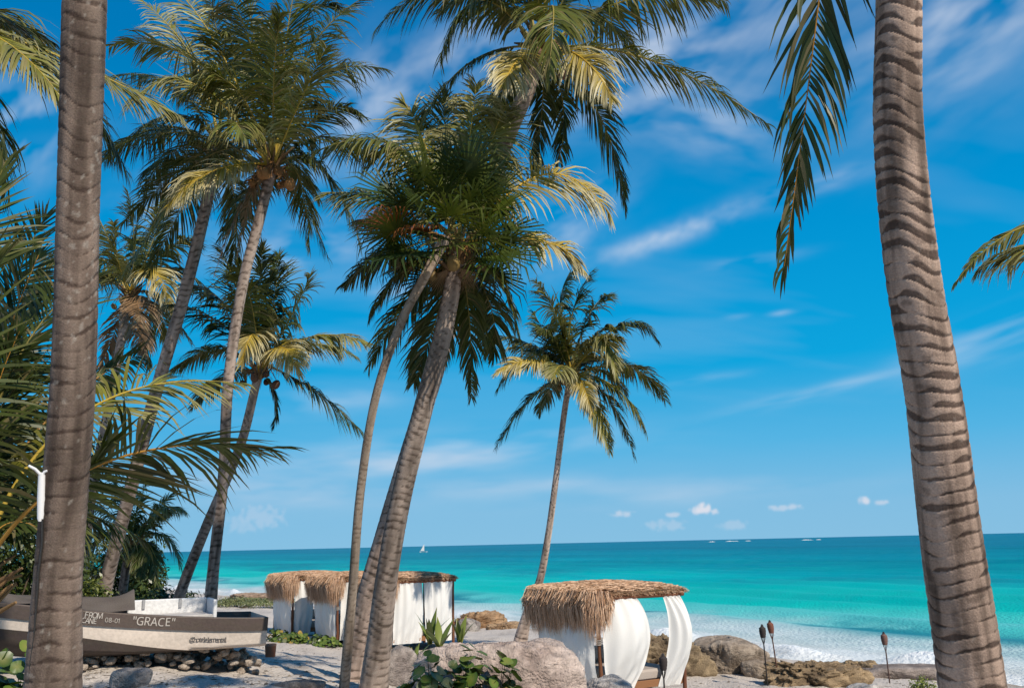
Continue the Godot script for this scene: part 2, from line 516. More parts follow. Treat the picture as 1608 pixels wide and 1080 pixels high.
# trunk: pts from base to crown in world metres, radii at the same stops; ring scars are real ledges in the surface
func trunk_mesh(pts: PackedVector3Array, rad: Array, origin: Vector3, step: float, sides: int, spacing: float, light: Color, dark: Color, scar: float, seed_: float, lichen := 0.0) -> ArrayMesh:
	var fine := PackedVector3Array()
	for k in 401:
		fine.append(spline(pts, k / 400.0))
	var cum := PackedFloat32Array([0.0])
	for k in range(1, 401):
		cum.append(cum[k - 1] + fine[k].distance_to(fine[k - 1]))
	var total := cum[400]
	var rows := []
	var cols := []
	var steps := int(total / step)
	var j := 0
	var ref := Vector3(0, 0, 1)
	for r in steps + 1:
		var s := minf(total * r / steps, total - 0.0001)
		while j < 399 and cum[j + 1] < s:
			j += 1
		var f := (s - cum[j]) / maxf(cum[j + 1] - cum[j], 1e-6)
		var p := fine[j].lerp(fine[j + 1], f)
		var tg := (fine[j + 1] - fine[j]).normalized()
		var u := (j + f) / 400.0 * (rad.size() - 1)
		var k := mini(int(u), rad.size() - 2)
		var radius := lerpf(rad[k], rad[k + 1], u - k)
		ref = (ref - tg * ref.dot(tg)).normalized()
		var side := tg.cross(ref)
		var row := PackedVector3Array()
		var cl := PackedColorArray()
		for a in sides + 1:
			var th := TAU * (a % sides) / sides
			var cx := cos(th)
			var sx := sin(th)
			var wob := noise.get_noise_3d(cx * 32.0 + seed_ * 13.0, sx * 32.0, s * 34.0)
			var ph := s / spacing + wob * 0.95 + 0.16 * cx + 0.22 * noise.get_noise_2d(s * 60.0 / (spacing * 8.0), seed_ * 50.0)
			var ring := floorf(ph)
			var fr := ph - ring
			var w := clampf(0.21 + 0.62 * noise.get_noise_3d(cx * 60.0 + ring * 137.0, sx * 60.0, ring * 171.0 + seed_ * 100.0), 0.0, 0.6) * scar
			var ragged := fbm.get_noise_3d(cx * radius * 420.0, sx * radius * 420.0, s * 300.0 + seed_) * 0.3
			var ledge := smoothstep(0.0, 0.16, fr) * (1.0 - smoothstep(0.80, 1.0, fr) * 0.55)
			var dk := 1.0 - smoothstep(w - 0.05, w + 0.05, fr + ragged)
			var grain := fbm.get_noise_3d(cx * radius * 900.0, sx * radius * 900.0, s * 90.0 + seed_ * 7.0)
			var patch := fbm.get_noise_3d(cx * 25.0 + seed_, sx * 25.0, s * 40.0)
			row.append(p - origin + (ref * cx + side * sx) * (radius * (1.0 + 0.024 * ledge - 0.022 * dk + 0.02 * wob + 0.014 * grain)))
			var c := light.lerp(dark, clampf(dk * 0.9 + clampf(-grain * 1.3, 0.0, 0.4), 0.0, 1.0))
			# thin dark cracks and pale weathered streaks running round the stem
			var crack := fbm.get_noise_3d(cx * 70.0 + 300.0, sx * 70.0 + seed_ * 20.0, s * 620.0)
			c = c.lerp(dark, smoothstep(0.22, 0.42, crack) * 0.5 * scar).lerp(light * 1.25, smoothstep(0.2, 0.5, -crack) * 0.4 * (1.0 - dk))
			c = c * (1.0 + 0.75 * patch + 0.5 * grain)
			if lichen > 0.0:
				var l := noise.get_noise_3d(cx * radius * 1900.0 + 50, sx * radius * 1900.0, s * 1500.0)
				c = c.lerp(Color(0.5, 0.45, 0.40), smoothstep(0.50, 0.66, l + patch * 0.55) * lichen)
			c.a = 1.0
			cl.append(c)
		rows.append(row)
		cols.append(cl)
	var mb := MB.new()
	mb.sheet(rows, cols, true)
	# closed top
	var top: PackedVector3Array = rows[-1]
	var mid := Vector3.ZERO
	for q in top: mid += q
	mid /= top.size()
	for a in sides:
		mb.flat_tri(mid, top[a], top[a + 1], dark)
	return mb.mesh(mats.bark)

# frond tones (linear colours; the yellow pair has sunlit pale tips painted in): [blade, tip, midrib]
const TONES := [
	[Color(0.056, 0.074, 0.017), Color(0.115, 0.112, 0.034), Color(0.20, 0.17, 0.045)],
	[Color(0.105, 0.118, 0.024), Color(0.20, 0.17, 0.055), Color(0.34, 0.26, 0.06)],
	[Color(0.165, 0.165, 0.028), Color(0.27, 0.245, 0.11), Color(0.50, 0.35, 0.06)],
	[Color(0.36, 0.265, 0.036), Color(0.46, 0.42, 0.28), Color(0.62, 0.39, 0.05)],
	[Color(0.20, 0.125, 0.07), Color(0.26, 0.19, 0.12), Color(0.24, 0.14, 0.07)],
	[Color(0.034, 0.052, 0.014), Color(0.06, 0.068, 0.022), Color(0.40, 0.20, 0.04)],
	[Color(0.060, 0.080, 0.019), Color(0.16, 0.14, 0.045), Color(0.46, 0.24, 0.05)],
]

# one feather leaf: midrib through base, middle and tip; leaflets are narrow blades in two ranks that bend under their weight
func frond_mesh(b: Vector3, m: Vector3, t: Vector3, axis: Vector3, tone: int, o := {}) -> ArrayMesh:
	var mb := MB.new()
	var ctrl := m * 2.0 - (b + t) * 0.5
	var N := 26
	var pts := PackedVector3Array()
	for k in N + 1:
		var u := float(k) / N
		pts.append(b * (1 - u) * (1 - u) + ctrl * 2.0 * u * (1 - u) + t * u * u)
	var length := 0.0
	for k in N: length += pts[k].distance_to(pts[k + 1])
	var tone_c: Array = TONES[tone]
	var pairs: int = o.get("pairs", 112)
	var lmax: float = o.get("leaf", clampf(length * 0.33, 0.3, 1.0))
	var width: float = o.get("width", 0.021)
	var droop: float = o.get("droop", 1.3)
	var twist: float = o.get("twist", rng.randf_range(-0.5, 0.5))
	var face: float = o.get("face", 0.0)      # how far the blade has rolled over to show its upper side
	var vee: float = o.get("vee", rng.randf_range(0.1, 0.45))
	var start: float = o.get("start", 0.14)
	var torn: float = o.get("torn", 0.09)
	var fold: float = o.get("fold", rng.randf_range(0.0, 0.5))
	# frames carried along the midrib
	var tg0 := (pts[1] - pts[0]).normalized()
	var up := axis - tg0 * axis.dot(tg0)
	if up.length() < 0.25:
		var h := Vector3(t.x - b.x, 0, t.z - b.z)
		up = -h if h.length() > 0.05 else Vector3(0, 0, 1)
		up = up - tg0 * up.dot(tg0)
	up = up.normalized()
	var ups := PackedVector3Array()
	var tgs := PackedVector3Array()
	for k in N + 1:
		var tg := (pts[mini(k + 1, N)] - pts[maxi(k - 1, 0)]).normalized()
		up = (up - tg * up.dot(tg)).normalized()
		var turn := twist * k / N
		if face != 0.0:
			var to_viewer := cam_basis.z - tg * cam_basis.z.dot(tg)
			if to_viewer.length() > 0.2:
				turn = clampf(up.signed_angle_to(to_viewer.normalized(), tg), -face, face) * (0.45 + 0.55 * k / N)
		ups.append(up.rotated(tg, turn))
		tgs.append(tg)
	# midrib, thick and flattened at the sheath
	var rr := PackedFloat32Array()
	var thick: float = clampf(length * 0.009, 0.012, 0.036) * o.get("rib", 1.0)
	for k in N + 1:
		var u := float(k) / N
		rr.append(thick * (1.0 - 0.88 * pow(u, 0.8)) + thick * 1.1 * maxf(0.0, 1.0 - u * 9.0))
	mb.tube(pts, rr, 5, tone_c[2], false)
	var ns := rng.randf() * 1000.0
	var down := Vector3(o.get("wind", 0.0), -1.0, 0.0)
	for side in [-1.0, 1.0]:
		for q in pairs:
			if rng.randf() < torn:
				continue
			var u := start + (1.0 - start) * (q + rng.randf_range(-0.3, 0.3)) / (pairs - 1)
			u = clampf(u, 0.0, 1.0)
			var f := u * N
			var k := mini(int(f), N - 1)
			var p := pts[k].lerp(pts[k + 1], f - k)
			var tg := tgs[k].lerp(tgs[k + 1], f - k).normalized()
			var nn := ups[k].lerp(ups[k + 1], f - k).normalized()
			var sd: Vector3 = tg.cross(nn) * side
			var w := maxf(0.0, (u - start) / (1.0 - start))
			var prof := lerpf(0.55, 1.0, smoothstep(0.0, 0.28, w)) * lerpf(1.0, 0.34, smoothstep(0.55, 1.0, w))
			var ll := lmax * prof * rng.randf_range(0.82, 1.06)
			if rng.randf() < torn * 2.0:
				ll *= rng.randf_range(0.35, 0.8)
			var clump := noise.get_noise_2d(u * 420.0 + ns, side * 40.0)
			var ang := lerpf(1.20, 0.42, pow(w, 1.15)) + clump * 0.5 + rng.randf_range(-0.1, 0.1)
			var lift := vee * (1.0 - 0.6 * w) + clump * 0.55 + rng.randf_range(-0.18, 0.18) - fold * 0.4
			var dir: Vector3 = (sd * sin(ang) + tg * cos(ang) + nn * lift).normalized()
			var g := droop * (0.32 + 0.35 * clump + rng.randf_range(-0.12, 0.2)) * (0.6 + 0.7 * ll / lmax)
			var roll := rng.randf_range(-0.5, 0.5)
			var wd := width * (0.75 + 0.4 * rng.randf()) * lerpf(1.0, 0.6, w)
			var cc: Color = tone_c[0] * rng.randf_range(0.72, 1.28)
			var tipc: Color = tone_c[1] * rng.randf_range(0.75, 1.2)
			var dry := rng.randf_range(0.3, 0.85) if tone < 2 or tone > 3 else rng.randf_range(-0.35, 0.35)  # dry ends; on the yellow tones sunlit paleness painted along the blade
			if rng.randf() < 0.11:
				cc = cc.lerp(Color(0.26, 0.20, 0.10), 0.6)
			var prev := -1
			var pp := p
			for sg in 5:
				var a := sg / 4.0
				var wdt: float = wd * [0.45, 1.0, 0.92, 0.55, 0.0][sg]
				var across: Vector3 = dir.cross(nn)
				if across.length() < 0.05:
					across = dir.cross(tg)
				across = across.normalized().rotated(dir, roll)
				var nrm: Vector3 = across.cross(dir).normalized()
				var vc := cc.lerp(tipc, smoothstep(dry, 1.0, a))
				vc.a = 1.0
				if sg < 4:
					var i0 := mb.vert(pp - across * wdt, nrm, vc)
					mb.vert(pp + across * wdt, nrm, vc)
					if prev >= 0:
						mb.tri(prev, prev + 1, i0 + 1); mb.tri(prev, i0 + 1, i0)
					prev = i0
				else:
					var i1 := mb.vert(pp, nrm, vc)
					mb.tri(prev, prev + 1, i1)
				dir = (dir + down * g * (0.35 + 0.5 * a)).normalized()
				pp += dir * ll / 4.0
	return mb.mesh(mats.leaf)

func nut_mesh(r: float, c: Color) -> ArrayMesh:
	var rows := []
	var cols := []
	for a in 9:
		var row := PackedVector3Array()
		var cl := PackedColorArray()
		var th := PI * a / 8.0
		for b in 13:
			var ph := TAU * (b % 12) / 12.0
			var tri3 := 1.0 + 0.06 * cos(3.0 * ph) * sin(th)
			row.append(Vector3(sin(th) * cos(ph) * r * tri3, cos(th) * r * 1.25 - 0.12 * r * sin(th), sin(th) * sin(ph) * r * tri3))
			cl.append(c)
		rows.append(row); cols.append(cl)
	var mb := MB.new()
	mb.sheet(rows, cols, true, Vector3.ZERO)
	return mb.mesh(mats.nut)

# a coconut palm. path: [[px, py, distance], ...] base to crown; fronds: [mid px, mid py, tip px, tip py, depth change at mid, at tip, tone]
func palm(called: String, label: String, path: Array, radii: Array, fronds: Array, o := {}) -> Node3D:
	rng.seed = hash(label)
	var pts := PackedVector3Array()
	for p in path:
		pts.append(p if p is Vector3 else at(p[0], p[1], p[2]))
	# root the trunk in the ground
	var dirn := (pts[0] - pts[1]).normalized()
	var foot := pts[0]
	var guard := 0
	while foot.y > ground_h(foot.x, foot.z) - 0.15 and guard < 400:
		foot += Vector3(dirn.x * 0.4, -1.0, dirn.z * 0.4).normalized() * 0.02
		guard += 1
	pts[0] = foot
	var base := Vector3(foot.x, ground_h(foot.x, foot.z), foot.z)
	var thin: float = o.get("thin", 0.74)
	radii = radii.map(func(r): return r * thin)
	var t := thing(called, label, "palm tree", base, 0.0, o.get("group", "coconut palms along the beach"))
	put(trunk_mesh(pts, radii, base, o.get("step", 0.03), o.get("sides", 22), o.get("spacing", 0.13), o.get("light", Color(0.43, 0.335, 0.285)), o.get("dark", Color(0.13, 0.095, 0.075)), o.get("scar", 0.8), o.get("seed", rng.randf() * 10.0), o.get("lichen", 0.3)), "trunk", t)
	var top := pts[-1]
	var axis := (pts[-1] - pts[-2]).normalized().lerp(Vector3.UP, 0.5).normalized()
	var crown := Node3D.new()
	crown.name = "crown"
	t.add_child(crown)
	crown.position = top - base
	var dist: float = o.get("dist", (top - CAM).dot(-cam_basis.z))
	var list := fronds.duplicate()
	for f in list:
		var m := at(f[0], f[1], dist + f[4])
		var tip := at(f[2], f[3], dist + f[5])
		var out := (m - top).normalized()
		var start := top + axis * rng.randf_range(-0.12, 0.18) + out * 0.06
		var fo: Dictionary = o.get("leafs", {}).duplicate()
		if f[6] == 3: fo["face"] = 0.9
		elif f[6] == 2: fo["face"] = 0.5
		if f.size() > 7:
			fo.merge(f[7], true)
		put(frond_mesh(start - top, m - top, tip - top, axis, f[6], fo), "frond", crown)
	# further leaves of the crown, spread round the axis by the golden angle
	var extra: int = o.get("extra", 0)
	var reach: float = o.get("reach", 3.2)
	for k in extra:
		var az := k * 2.39996 + (o.get("turn", 0.0) as float)
		var el := lerpf(1.15, o.get("low", -0.75), (k + 0.5) / extra)
		var hd := Vector3(cos(az), 0, sin(az))
		var d := hd * cos(el) + axis * sin(el)
		var L := reach * rng.randf_range(0.85, 1.1)
		var m := d * L * 0.52
		var tip := d * L * 0.86 + Vector3.DOWN * L * lerpf(0.16, 0.42, rng.randf())
		var tone: int = [0, 0, 1, 1, 0, 1, 2][rng.randi() % 7]
		if el < -0.45 and rng.randf() < 0.3:
			tone = 4
		var fo2: Dictionary = o.get("leafs", {}).duplicate()
		put(frond_mesh(axis * rng.randf_range(-0.1, 0.15), m, tip, axis, tone, fo2), "frond", crown)
	# fibrous leaf bases round the growing point
	var mb := MB.new()
	var rt: float = radii[-1]
	for k in 22:
		var az := k * 2.39996
		var hd := (Vector3(cos(az), 0, sin(az)) + axis * rng.randf_range(0.5, 2.2)).normalized()
		var s0 := Vector3(cos(az), 0, sin(az)) * rt * 0.85 + axis * rng.randf_range(-0.32, 0.12)
		var col := Color(0.16, 0.10, 0.06).lerp(Color(0.36, 0.22, 0.10), rng.randf())
		mb.tube(PackedVector3Array([s0, s0 + hd * 0.16, s0 + hd * rng.randf_range(0.24, 0.45) + Vector3(cos(az), -0.2, sin(az)) * 0.07]), PackedFloat32Array([rt * 0.34, rt * 0.26, 0.012]), 5, col)
	put(mb.mesh(mats.bark), "leaf_sheath", crown)
	# fruit stalks and nuts
	var nuts: int = o.get("nuts", 0)
	if nuts > 0:
		var cs: Color = o.get("nut_color", Color(0.30, 0.20, 0.07))
		var nm := nut_mesh(0.095, cs)
		var n2 := nut_mesh(0.075, cs * 0.7)
		for k in nuts:
			var az := k * 1.1 + (o.get("nut_turn", 0.6) as float)
			var where := Vector3(cos(az) * (rt + 0.13 + 0.07 * (k % 3)), -0.16 - 0.11 * (k % 3), sin(az) * (rt + 0.13 + 0.07 * (k % 3)))
			var tf := Transform3D(Basis(Vector3(sin(az), 0, -cos(az)).normalized(), 0.6), where)
			put(nm if k % 2 else n2, "coconut", crown, tf)
	# dry flower stalks
	for k in o.get("stalks", 3):
		var az := rng.randf() * TAU
		var mb2 := MB.new()
		var h := Vector3(cos(az), 0, sin(az))
		for j in 9:
			var e := h.rotated(Vector3.UP, rng.randf_range(-0.5, 0.5))
			mb2.tube(PackedVector3Array([h * rt + axis * 0.05, h * 0.22 + Vector3.UP * 0.02, e * rng.randf_range(0.32, 0.5) + Vector3.DOWN * rng.randf_range(0.0, 0.45)]), PackedFloat32Array([0.011, 0.009, 0.003]), 4, Color(0.34, 0.17, 0.07))
		put(mb2.mesh(mats.bark), "flower_stalk", crown)
	return t

# ---------------------------------------------------------------- fan palm
func fan_mesh(tone_a: Color, tone_b: Color, seed_: int, shut := 1.0) -> ArrayMesh:
	var r := RandomNumberGenerator.new()
	r.seed = seed_
	var mb := MB.new()
	# petiole along +Z, blade spread round its end
	mb.tube(PackedVector3Array([Vector3.ZERO, Vector3(0, 0.06, 0.36), Vector3(0, 0.05, 0.72)]), PackedFloat32Array([0.016, 0.010, 0.008]), 5, tone_a.lerp(Color(0.25, 0.22, 0.06), 0.5))
	var hub := Vector3(0, 0.05, 0.72)
	var n := 25
	for k in n:
		var a := lerpf(-2.45, 2.45, (k + 0.5) / n) * shut
		var d := Vector3(sin(a), 0.10 + 0.22 * cos(a), cos(a)).normalized()
		var L := 0.72 * (0.72 + 0.28 * cos(a * 0.62)) * r.randf_range(0.9, 1.05)
		var s := Vector3(cos(a), 0, -sin(a))
		var nn := d.cross(s).normalized()
		var c := tone_a.lerp(tone_b, r.randf())
		var fold := nn * (0.008 if k % 2 else -0.008)
		var p1 := hub + d * L * 0.28
		var p2 := hub + (d + Vector3(0, -0.10, 0)) * L * 0.78
		var p3 := hub + (d + Vector3(r.randf_range(-0.08, 0.08), -0.2 - r.randf() * 0.4, r.randf_range(-0.08, 0.08))) * L
		var w1 := L * 0.26 * 2.45 * shut / n * 1.1
		var a0 := mb.vert(hub, nn, c)
		var b0 := mb.vert(p1 - s * w1 + fold, nn, c)
		var b1 := mb.vert(p1 + s * w1 - fold, nn, c)
		var c0 := mb.vert(p2 - s * w1 * 0.8, nn, c)
		var c1 := mb.vert(p2 + s * w1 * 0.8, nn, c)
		var e := mb.vert(p3, nn, tone_b)
		mb.tri(a0, b0, b1); mb.tri(b0, b1, c1); mb.tri(b0, c1, c0); mb.tri(c0, c1, e)
	return mb.mesh(mats.leaf)

func fan_palm() -> void:
	rng.seed = 991
	var pts := PackedVector3Array([at(538, 1092, 12.0), at(553, 930, 12.0), at(566, 770, 12.05), at(590, 622, 12.1), at(628, 510, 12.2), at(668, 432, 12.3), at(700, 372, 12.4)])
	var base := Vector3(pts[0].x, ground_h(pts[0].x, pts[0].z), pts[0].z)
	pts[0].y = base.y - 0.15
	var t := thing("fan_palm", "slender thin-trunked fan palm with dense dark round crown and rusty dead leaves", "palm tree", base)
	put(trunk_mesh(pts, [0.072, 0.062, 0.057, 0.056, 0.058, 0.066, 0.085], base, 0.02, 18, 0.07, Color(0.38, 0.30, 0.235), Color(0.20, 0.145, 0.105), 0.5, 4.0), "trunk", t)
	var crown := Node3D.new()
	crown.name = "crown"
	t.add_child(crown)
	var top := pts[-1]
	crown.position = top - base
	var meshes := [
		fan_mesh(Color(0.026, 0.046, 0.010), Color(0.055, 0.076, 0.016), 1), fan_mesh(Color(0.045, 0.072, 0.010), Color(0.10, 0.12, 0.02), 2),
		fan_mesh(Color(0.022, 0.045, 0.012), Color(0.045, 0.07, 0.02), 3), fan_mesh(Color(0.40, 0.115, 0.03), Color(0.30, 0.12, 0.05), 4, 0.55), fan_mesh(Color(0.20, 0.12, 0.06), Color(0.27, 0.19, 0.11), 5, 0.45),
	]
	var axis := Vector3(0.25, 1, 0.05).normalized()
	for k in 50:
		var el := lerpf(1.25, -0.7, pow((k + 0.5) / 50.0, 0.85))
		var az := k * 2.39996
		var d := (Vector3(cos(az), 0, sin(az)) * cos(el) + axis * sin(el)).normalized()
		var z := d
		var up := (axis - z * axis.dot(z)).normalized() if absf(axis.dot(z)) < 0.95 else Vector3(0, 0, 1)
		var x := up.cross(z).normalized()
		var y := z.cross(x)
		var sc := rng.randf_range(0.72, 1.08)
		var lift := Vector3.UP * (0.32 * sin(maxf(el, 0.0)))
		put(meshes[[0, 0, 1, 2, 0, 1][rng.randi() % 6]], "fan_leaf", crown, Transform3D(Basis(x, y, z).rotated(z, rng.randf_range(-0.9, 0.9)).scaled(Vector3.ONE * sc), d * 0.12 + lift))
	# dead leaves below: two rusty ones showing on one side, brown ones hanging
	var dead := [[600, 352, 3, 1.0, -0.7], [650, 370, 3, 0.85, -1.0], [640, 430, 4, 0.7, 0.0], [700, 470, 4, 0.6, 0.3], [765, 440, 4, 0.75, 0.2], [735, 460, 4, 0.6, 0.1]]
	for e in dead:
		var z := (at(e[0], e[1], 12.4 + e[4]) - top).normalized()
		var x := Vector3.UP.cross(z).normalized()
		put(meshes[e[2]], "dead_fan_leaf", crown, Transform3D(Basis(x, z.cross(x), z).scaled(Vector3.ONE * e[3]), z * 0.05))

# ---------------------------------------------------------------- rocks
func rock_mesh(size: Vector3, seed_: float, c1: Color, c2: Color, rough := 1.0, rows_n := 76, cols_n := 116) -> ArrayMesh:
	var rows := []
	var cols := []
	for a in rows_n + 1:
		var th := PI * a / rows_n
		var row := PackedVector3Array()
		var cl := PackedColorArray()
		for b in cols_n + 1:
			var ph := TAU * (b % cols_n) / cols_n
			var d := Vector3(sin(th) * cos(ph), cos(th), sin(th) * sin(ph))
			# squared-off lump
			var e := Vector3(signf(d.x) * pow(absf(d.x), 0.75), signf(d.y) * pow(absf(d.y), 0.7), signf(d.z) * pow(absf(d.z), 0.75))
			var q := e * size * 0.5
			var n1 := noise.get_noise_3d(d.x * 70.0 + seed_ * 31.0, d.y * 70.0, d.z * 70.0)
			var n2 := fbm.get_noise_3d(q.x * 190.0 + seed_ * 17.0, q.y * 190.0, q.z * 190.0)
			var n3 := ridge.get_noise_3d(q.x * 330.0 + seed_ * 40.0, q.y * 380.0, q.z * 330.0)
			var pit := smoothstep(0.25, 0.6, noise.get_noise_3d(q.x * 1300.0, q.y * 1300.0 + seed_ * 9.0, q.z * 1300.0))
			var k := 1.0 + 0.24 * n1 + rough * (0.11 * n2 + 0.075 * n3 - 0.035 * pit)
			row.append(q * k)
			var m := clampf(0.5 + 1.3 * n2 + 0.5 * n1, 0.0, 1.0)
			var c := c1.lerp(c2, m)
			var sp := noise.get_noise_3d(q.x * 900.0, q.y * 900.0, q.z * 900.0 + seed_)
			c = c * (1.0 + 0.35 * sp)
			c.a = 1.0
			cl.append(c)
		rows.append(row); cols.append(cl)
	var mb := MB.new()
	mb.sheet(rows, cols, true, Vector3.ZERO)
	return mb.mesh(mats.rock)

func rock(label: String, where: Vector3, size: Vector3, seed_: float, c1: Color, c2: Color, rough := 1.0, turn := 0.0, sink := 0.3, group := "") -> void:
	var o := put(rock_mesh(size, seed_, c1, c2, rough), "boulder", self)
	o.position = where + Vector3.UP * (size.y * (0.5 - sink))
	o.rotation.y = turn
	tag(o, label, "rock", group)

# ---------------------------------------------------------------- low plants
func round_leaf(r: float, c: Color, seed_: int) -> ArrayMesh:
	var g := RandomNumberGenerator.new()
	g.seed = seed_
	var mb := MB.new()
	var vein := c.lerp(Color(0.25, 0.22, 0.06), 0.45)
	var rim := c * g.randf_range(0.85, 1.1)
	rim.a = 1.0
	var m := mb.vert(Vector3(0, 0, 0), Vector3.UP, vein)
	var ring := []
	for k in 13:
		var a := TAU * (k % 12) / 12.0
		var rr := r * (1.0 + 0.06 * sin(a * 3.0 + seed_)) * (0.86 if k % 12 == 6 else 1.0)
		ring.append(mb.vert(Vector3(sin(a) * rr, 0.16 * r * absf(sin(a)) - 0.10 * r * cos(a) + g.randf_range(-0.06, 0.06) * r, cos(a) * rr + r * 0.9), Vector3.UP, rim))
	var cen := mb.vert(Vector3(0, -0.03 * r, r * 0.9), Vector3.UP, vein)
	for k in 12:
		mb.tri(cen, ring[k], ring[k + 1])
	mb.tri(m, ring[5], ring[7])
	smooth(mb)
	for k in mb.n.size():
		if mb.n[k].y < 0: mb.n[k] = -mb.n[k]
	return mb.mesh(mats.broad_leaf)

var leaf_set := []
func leaf_bush(label: String, centre: Vector3, size: Vector3, count: int, r: float, seed_: int, group := "", category := "plant") -> void:
	rng.seed = seed_
	var t := thing("leafy_shrub", label, category, centre, 0.0, group)
	if leaf_set.is_empty():
		var cs := [Color(0.035, 0.075, 0.018), Color(0.05, 0.10, 0.02), Color(0.075, 0.135, 0.022), Color(0.13, 0.175, 0.035), Color(0.10, 0.13, 0.075), Color(0.30, 0.20, 0.04)]
		for k in cs.size():
			leaf_set.append(round_leaf(1.0, cs[k], k + 3))
	var stems := MB.new()
	for k in count:
		var a := rng.randf() * TAU
		var rr := sqrt(rng.randf())
		var p := Vector3(cos(a) * rr * size.x, 0, sin(a) * rr * size.z)
		var gh := ground_h(centre.x + p.x, centre.z + p.z) - centre.y
		var dome := sqrt(maxf(0.0, 1.0 - rr * rr)) * (0.7 + 0.45 * noise.get_noise_2d((p.x + centre.x) * 200.0, p.z * 200.0))
		p.y = gh + 0.04 + size.y * dome * pow(rng.randf(), 0.55)
		var out := (Vector3(p.x / size.x, 0.9, p.z / size.z) + Vector3(rng.randf_range(-1, 1), rng.randf_range(-0.3, 0.5), rng.randf_range(-0.6, 1.0)) * 0.8).normalized()
		var z := out.cross(Vector3(rng.randf_range(-1, 1), 0.1, rng.randf_range(-1, 1))).normalized()
		var x := out.cross(z).normalized()
		var s := r * rng.randf_range(0.6, 1.15)
		put(leaf_set[[0, 0, 1, 1, 2, 2, 3, 4, 1, 2, 0, 3, 5 if rng.randf() < 0.35 else 1][rng.randi() % 13]], "leaf", t, Transform3D(Basis(x, out, z).scaled(Vector3.ONE * s), p))
		if k % 3: continue
		var foot := Vector3(p.x * 0.55, gh, p.z * 0.55 - 0.1)
		stems.tube(PackedVector3Array([foot, foot.lerp(p, 0.5) + Vector3(0.02, 0.01, 0), p]), PackedFloat32Array([0.006, 0.005, 0.003]), 4, Color(0.07, 0.065, 0.03))
	put(stems.mesh(mats.bark), "stem", t)

func strap_plant(label: String, centre: Vector3, n: int, h: float, seed_: int, spread := 0.55) -> void:
	rng.seed = seed_
	var t := thing("spiky_plant", label, "plant", centre, 0.0, "spiky young plants beside the boulder")
	for k in n:
		var az := k * 2.39996 + seed_
		var lean := rng.randf_range(0.08, spread)
		var hd := Vector3(cos(az), 0, sin(az))
		var L := h * rng.randf_range(0.65, 1.05)
		var mb := MB.new()
		var c := Color(0.10, 0.14, 0.03).lerp(Color(0.19, 0.21, 0.05), rng.randf())
		var rows := []
		var cols := []
		for s in 9:
			var u := s / 8.0
			var p := hd * (lean * L * (u + 0.5 * u * u)) + Vector3.UP * L * (u - 0.12 * u * u * lean * 3.0)
			var w := L * 0.075 * (0.55 + 0.9 * sin(PI * minf(u * 0.95 + 0.12, 1.0))) * (1.0 - pow(u, 5.0)) + 0.001
			var sd := hd.cross(Vector3.UP)
			var row := PackedVector3Array([p - sd * w, p - hd * w * 0.35, p + sd * w])
			rows.append(row)
			var cc := c.lerp(Color(0.35, 0.24, 0.06), smoothstep(0.85, 1.0, u) * 0.6 + smoothstep(0.25, 0.0, u) * 0.5)
			cols.append([cc, cc * 1.15, cc])
		mb.sheet(rows, cols)
		put(mb.mesh(mats.broad_leaf), "leaf", t)

# shrub of many small leaves: crown mesh plus stems
func small_leaf_shrub(called: String, label: String, centre: Vector3, size: Vector3, count: int, leaf: float, c1: Color, c2: Color, seed_: int, group := "", kind := "") -> void:
	rng.seed = seed_
	var t := thing(called, label, "shrub" if kind == "" else "", centre, 0.0, group)
	if kind: t.set_meta("kind", kind)
	var mb := MB.new()
	var st := MB.new()
	var lobes := []
	for k in 14:
		var a := rng.randf() * TAU
		var rr := sqrt(rng.randf()) * 0.75
		lobes.append([Vector3(cos(a) * rr * size.x, size.y * rng.randf_range(0.25, 0.8) * (1.0 - 0.5 * rr * rr), sin(a) * rr * size.z), rng.randf_range(0.22, 0.42)])
		st.tube(PackedVector3Array([Vector3(cos(a) * 0.1, -0.1, sin(a) * 0.1), lobes[-1][0] * 0.6, lobes[-1][0]]), PackedFloat32Array([0.035, 0.02, 0.01]), 5, Color(0.12, 0.09, 0.06))
	for k in count:
		var l: Array = lobes[rng.randi() % lobes.size()]
		var d := Vector3(rng.randfn(), rng.randfn(), rng.randfn()).normalized()
		var p: Vector3 = l[0] + d * Vector3(size.x, size.y, size.z) * l[1] * pow(rng.randf(), 0.35) * (1.0 + 0.5 * noise.get_noise_3dv(d * 90.0 + l[0] * 50.0))
		var gh := ground_h(centre.x + p.x, centre.z + p.z) - centre.y
		if p.y < gh + 0.02:
			p.y = gh + 0.03 + rng.randf() * 0.05
		var out := (d + Vector3(rng.randf_range(-1, 1), rng.randf_range(-0.2, 1.2), rng.randf_range(-1, 1))).normalized()
		var z := out.cross(Vector3(rng.randf_range(-1, 1), rng.randf_range(-1, 1), rng.randf_range(-1, 1))).normalized()
		var x := out.cross(z)
		var s := leaf * rng.randf_range(0.6, 1.3)
		var c := c1.lerp(c2, rng.randf())
		var a := mb.vert(p - z * s, out, c)
		var b := mb.vert(p + x * s * 0.42 + out * s * 0.1, out, c)
		var e := mb.vert(p + z * s, out, c)
		var f := mb.vert(p - x * s * 0.42 + out * s * 0.1, out, c)
		mb.tri(a, b, e); mb.tri(a, e, f)
	put(mb.mesh(mats.broad_leaf), "foliage", t)
	put(st.mesh(mats.bark), "stem", t)

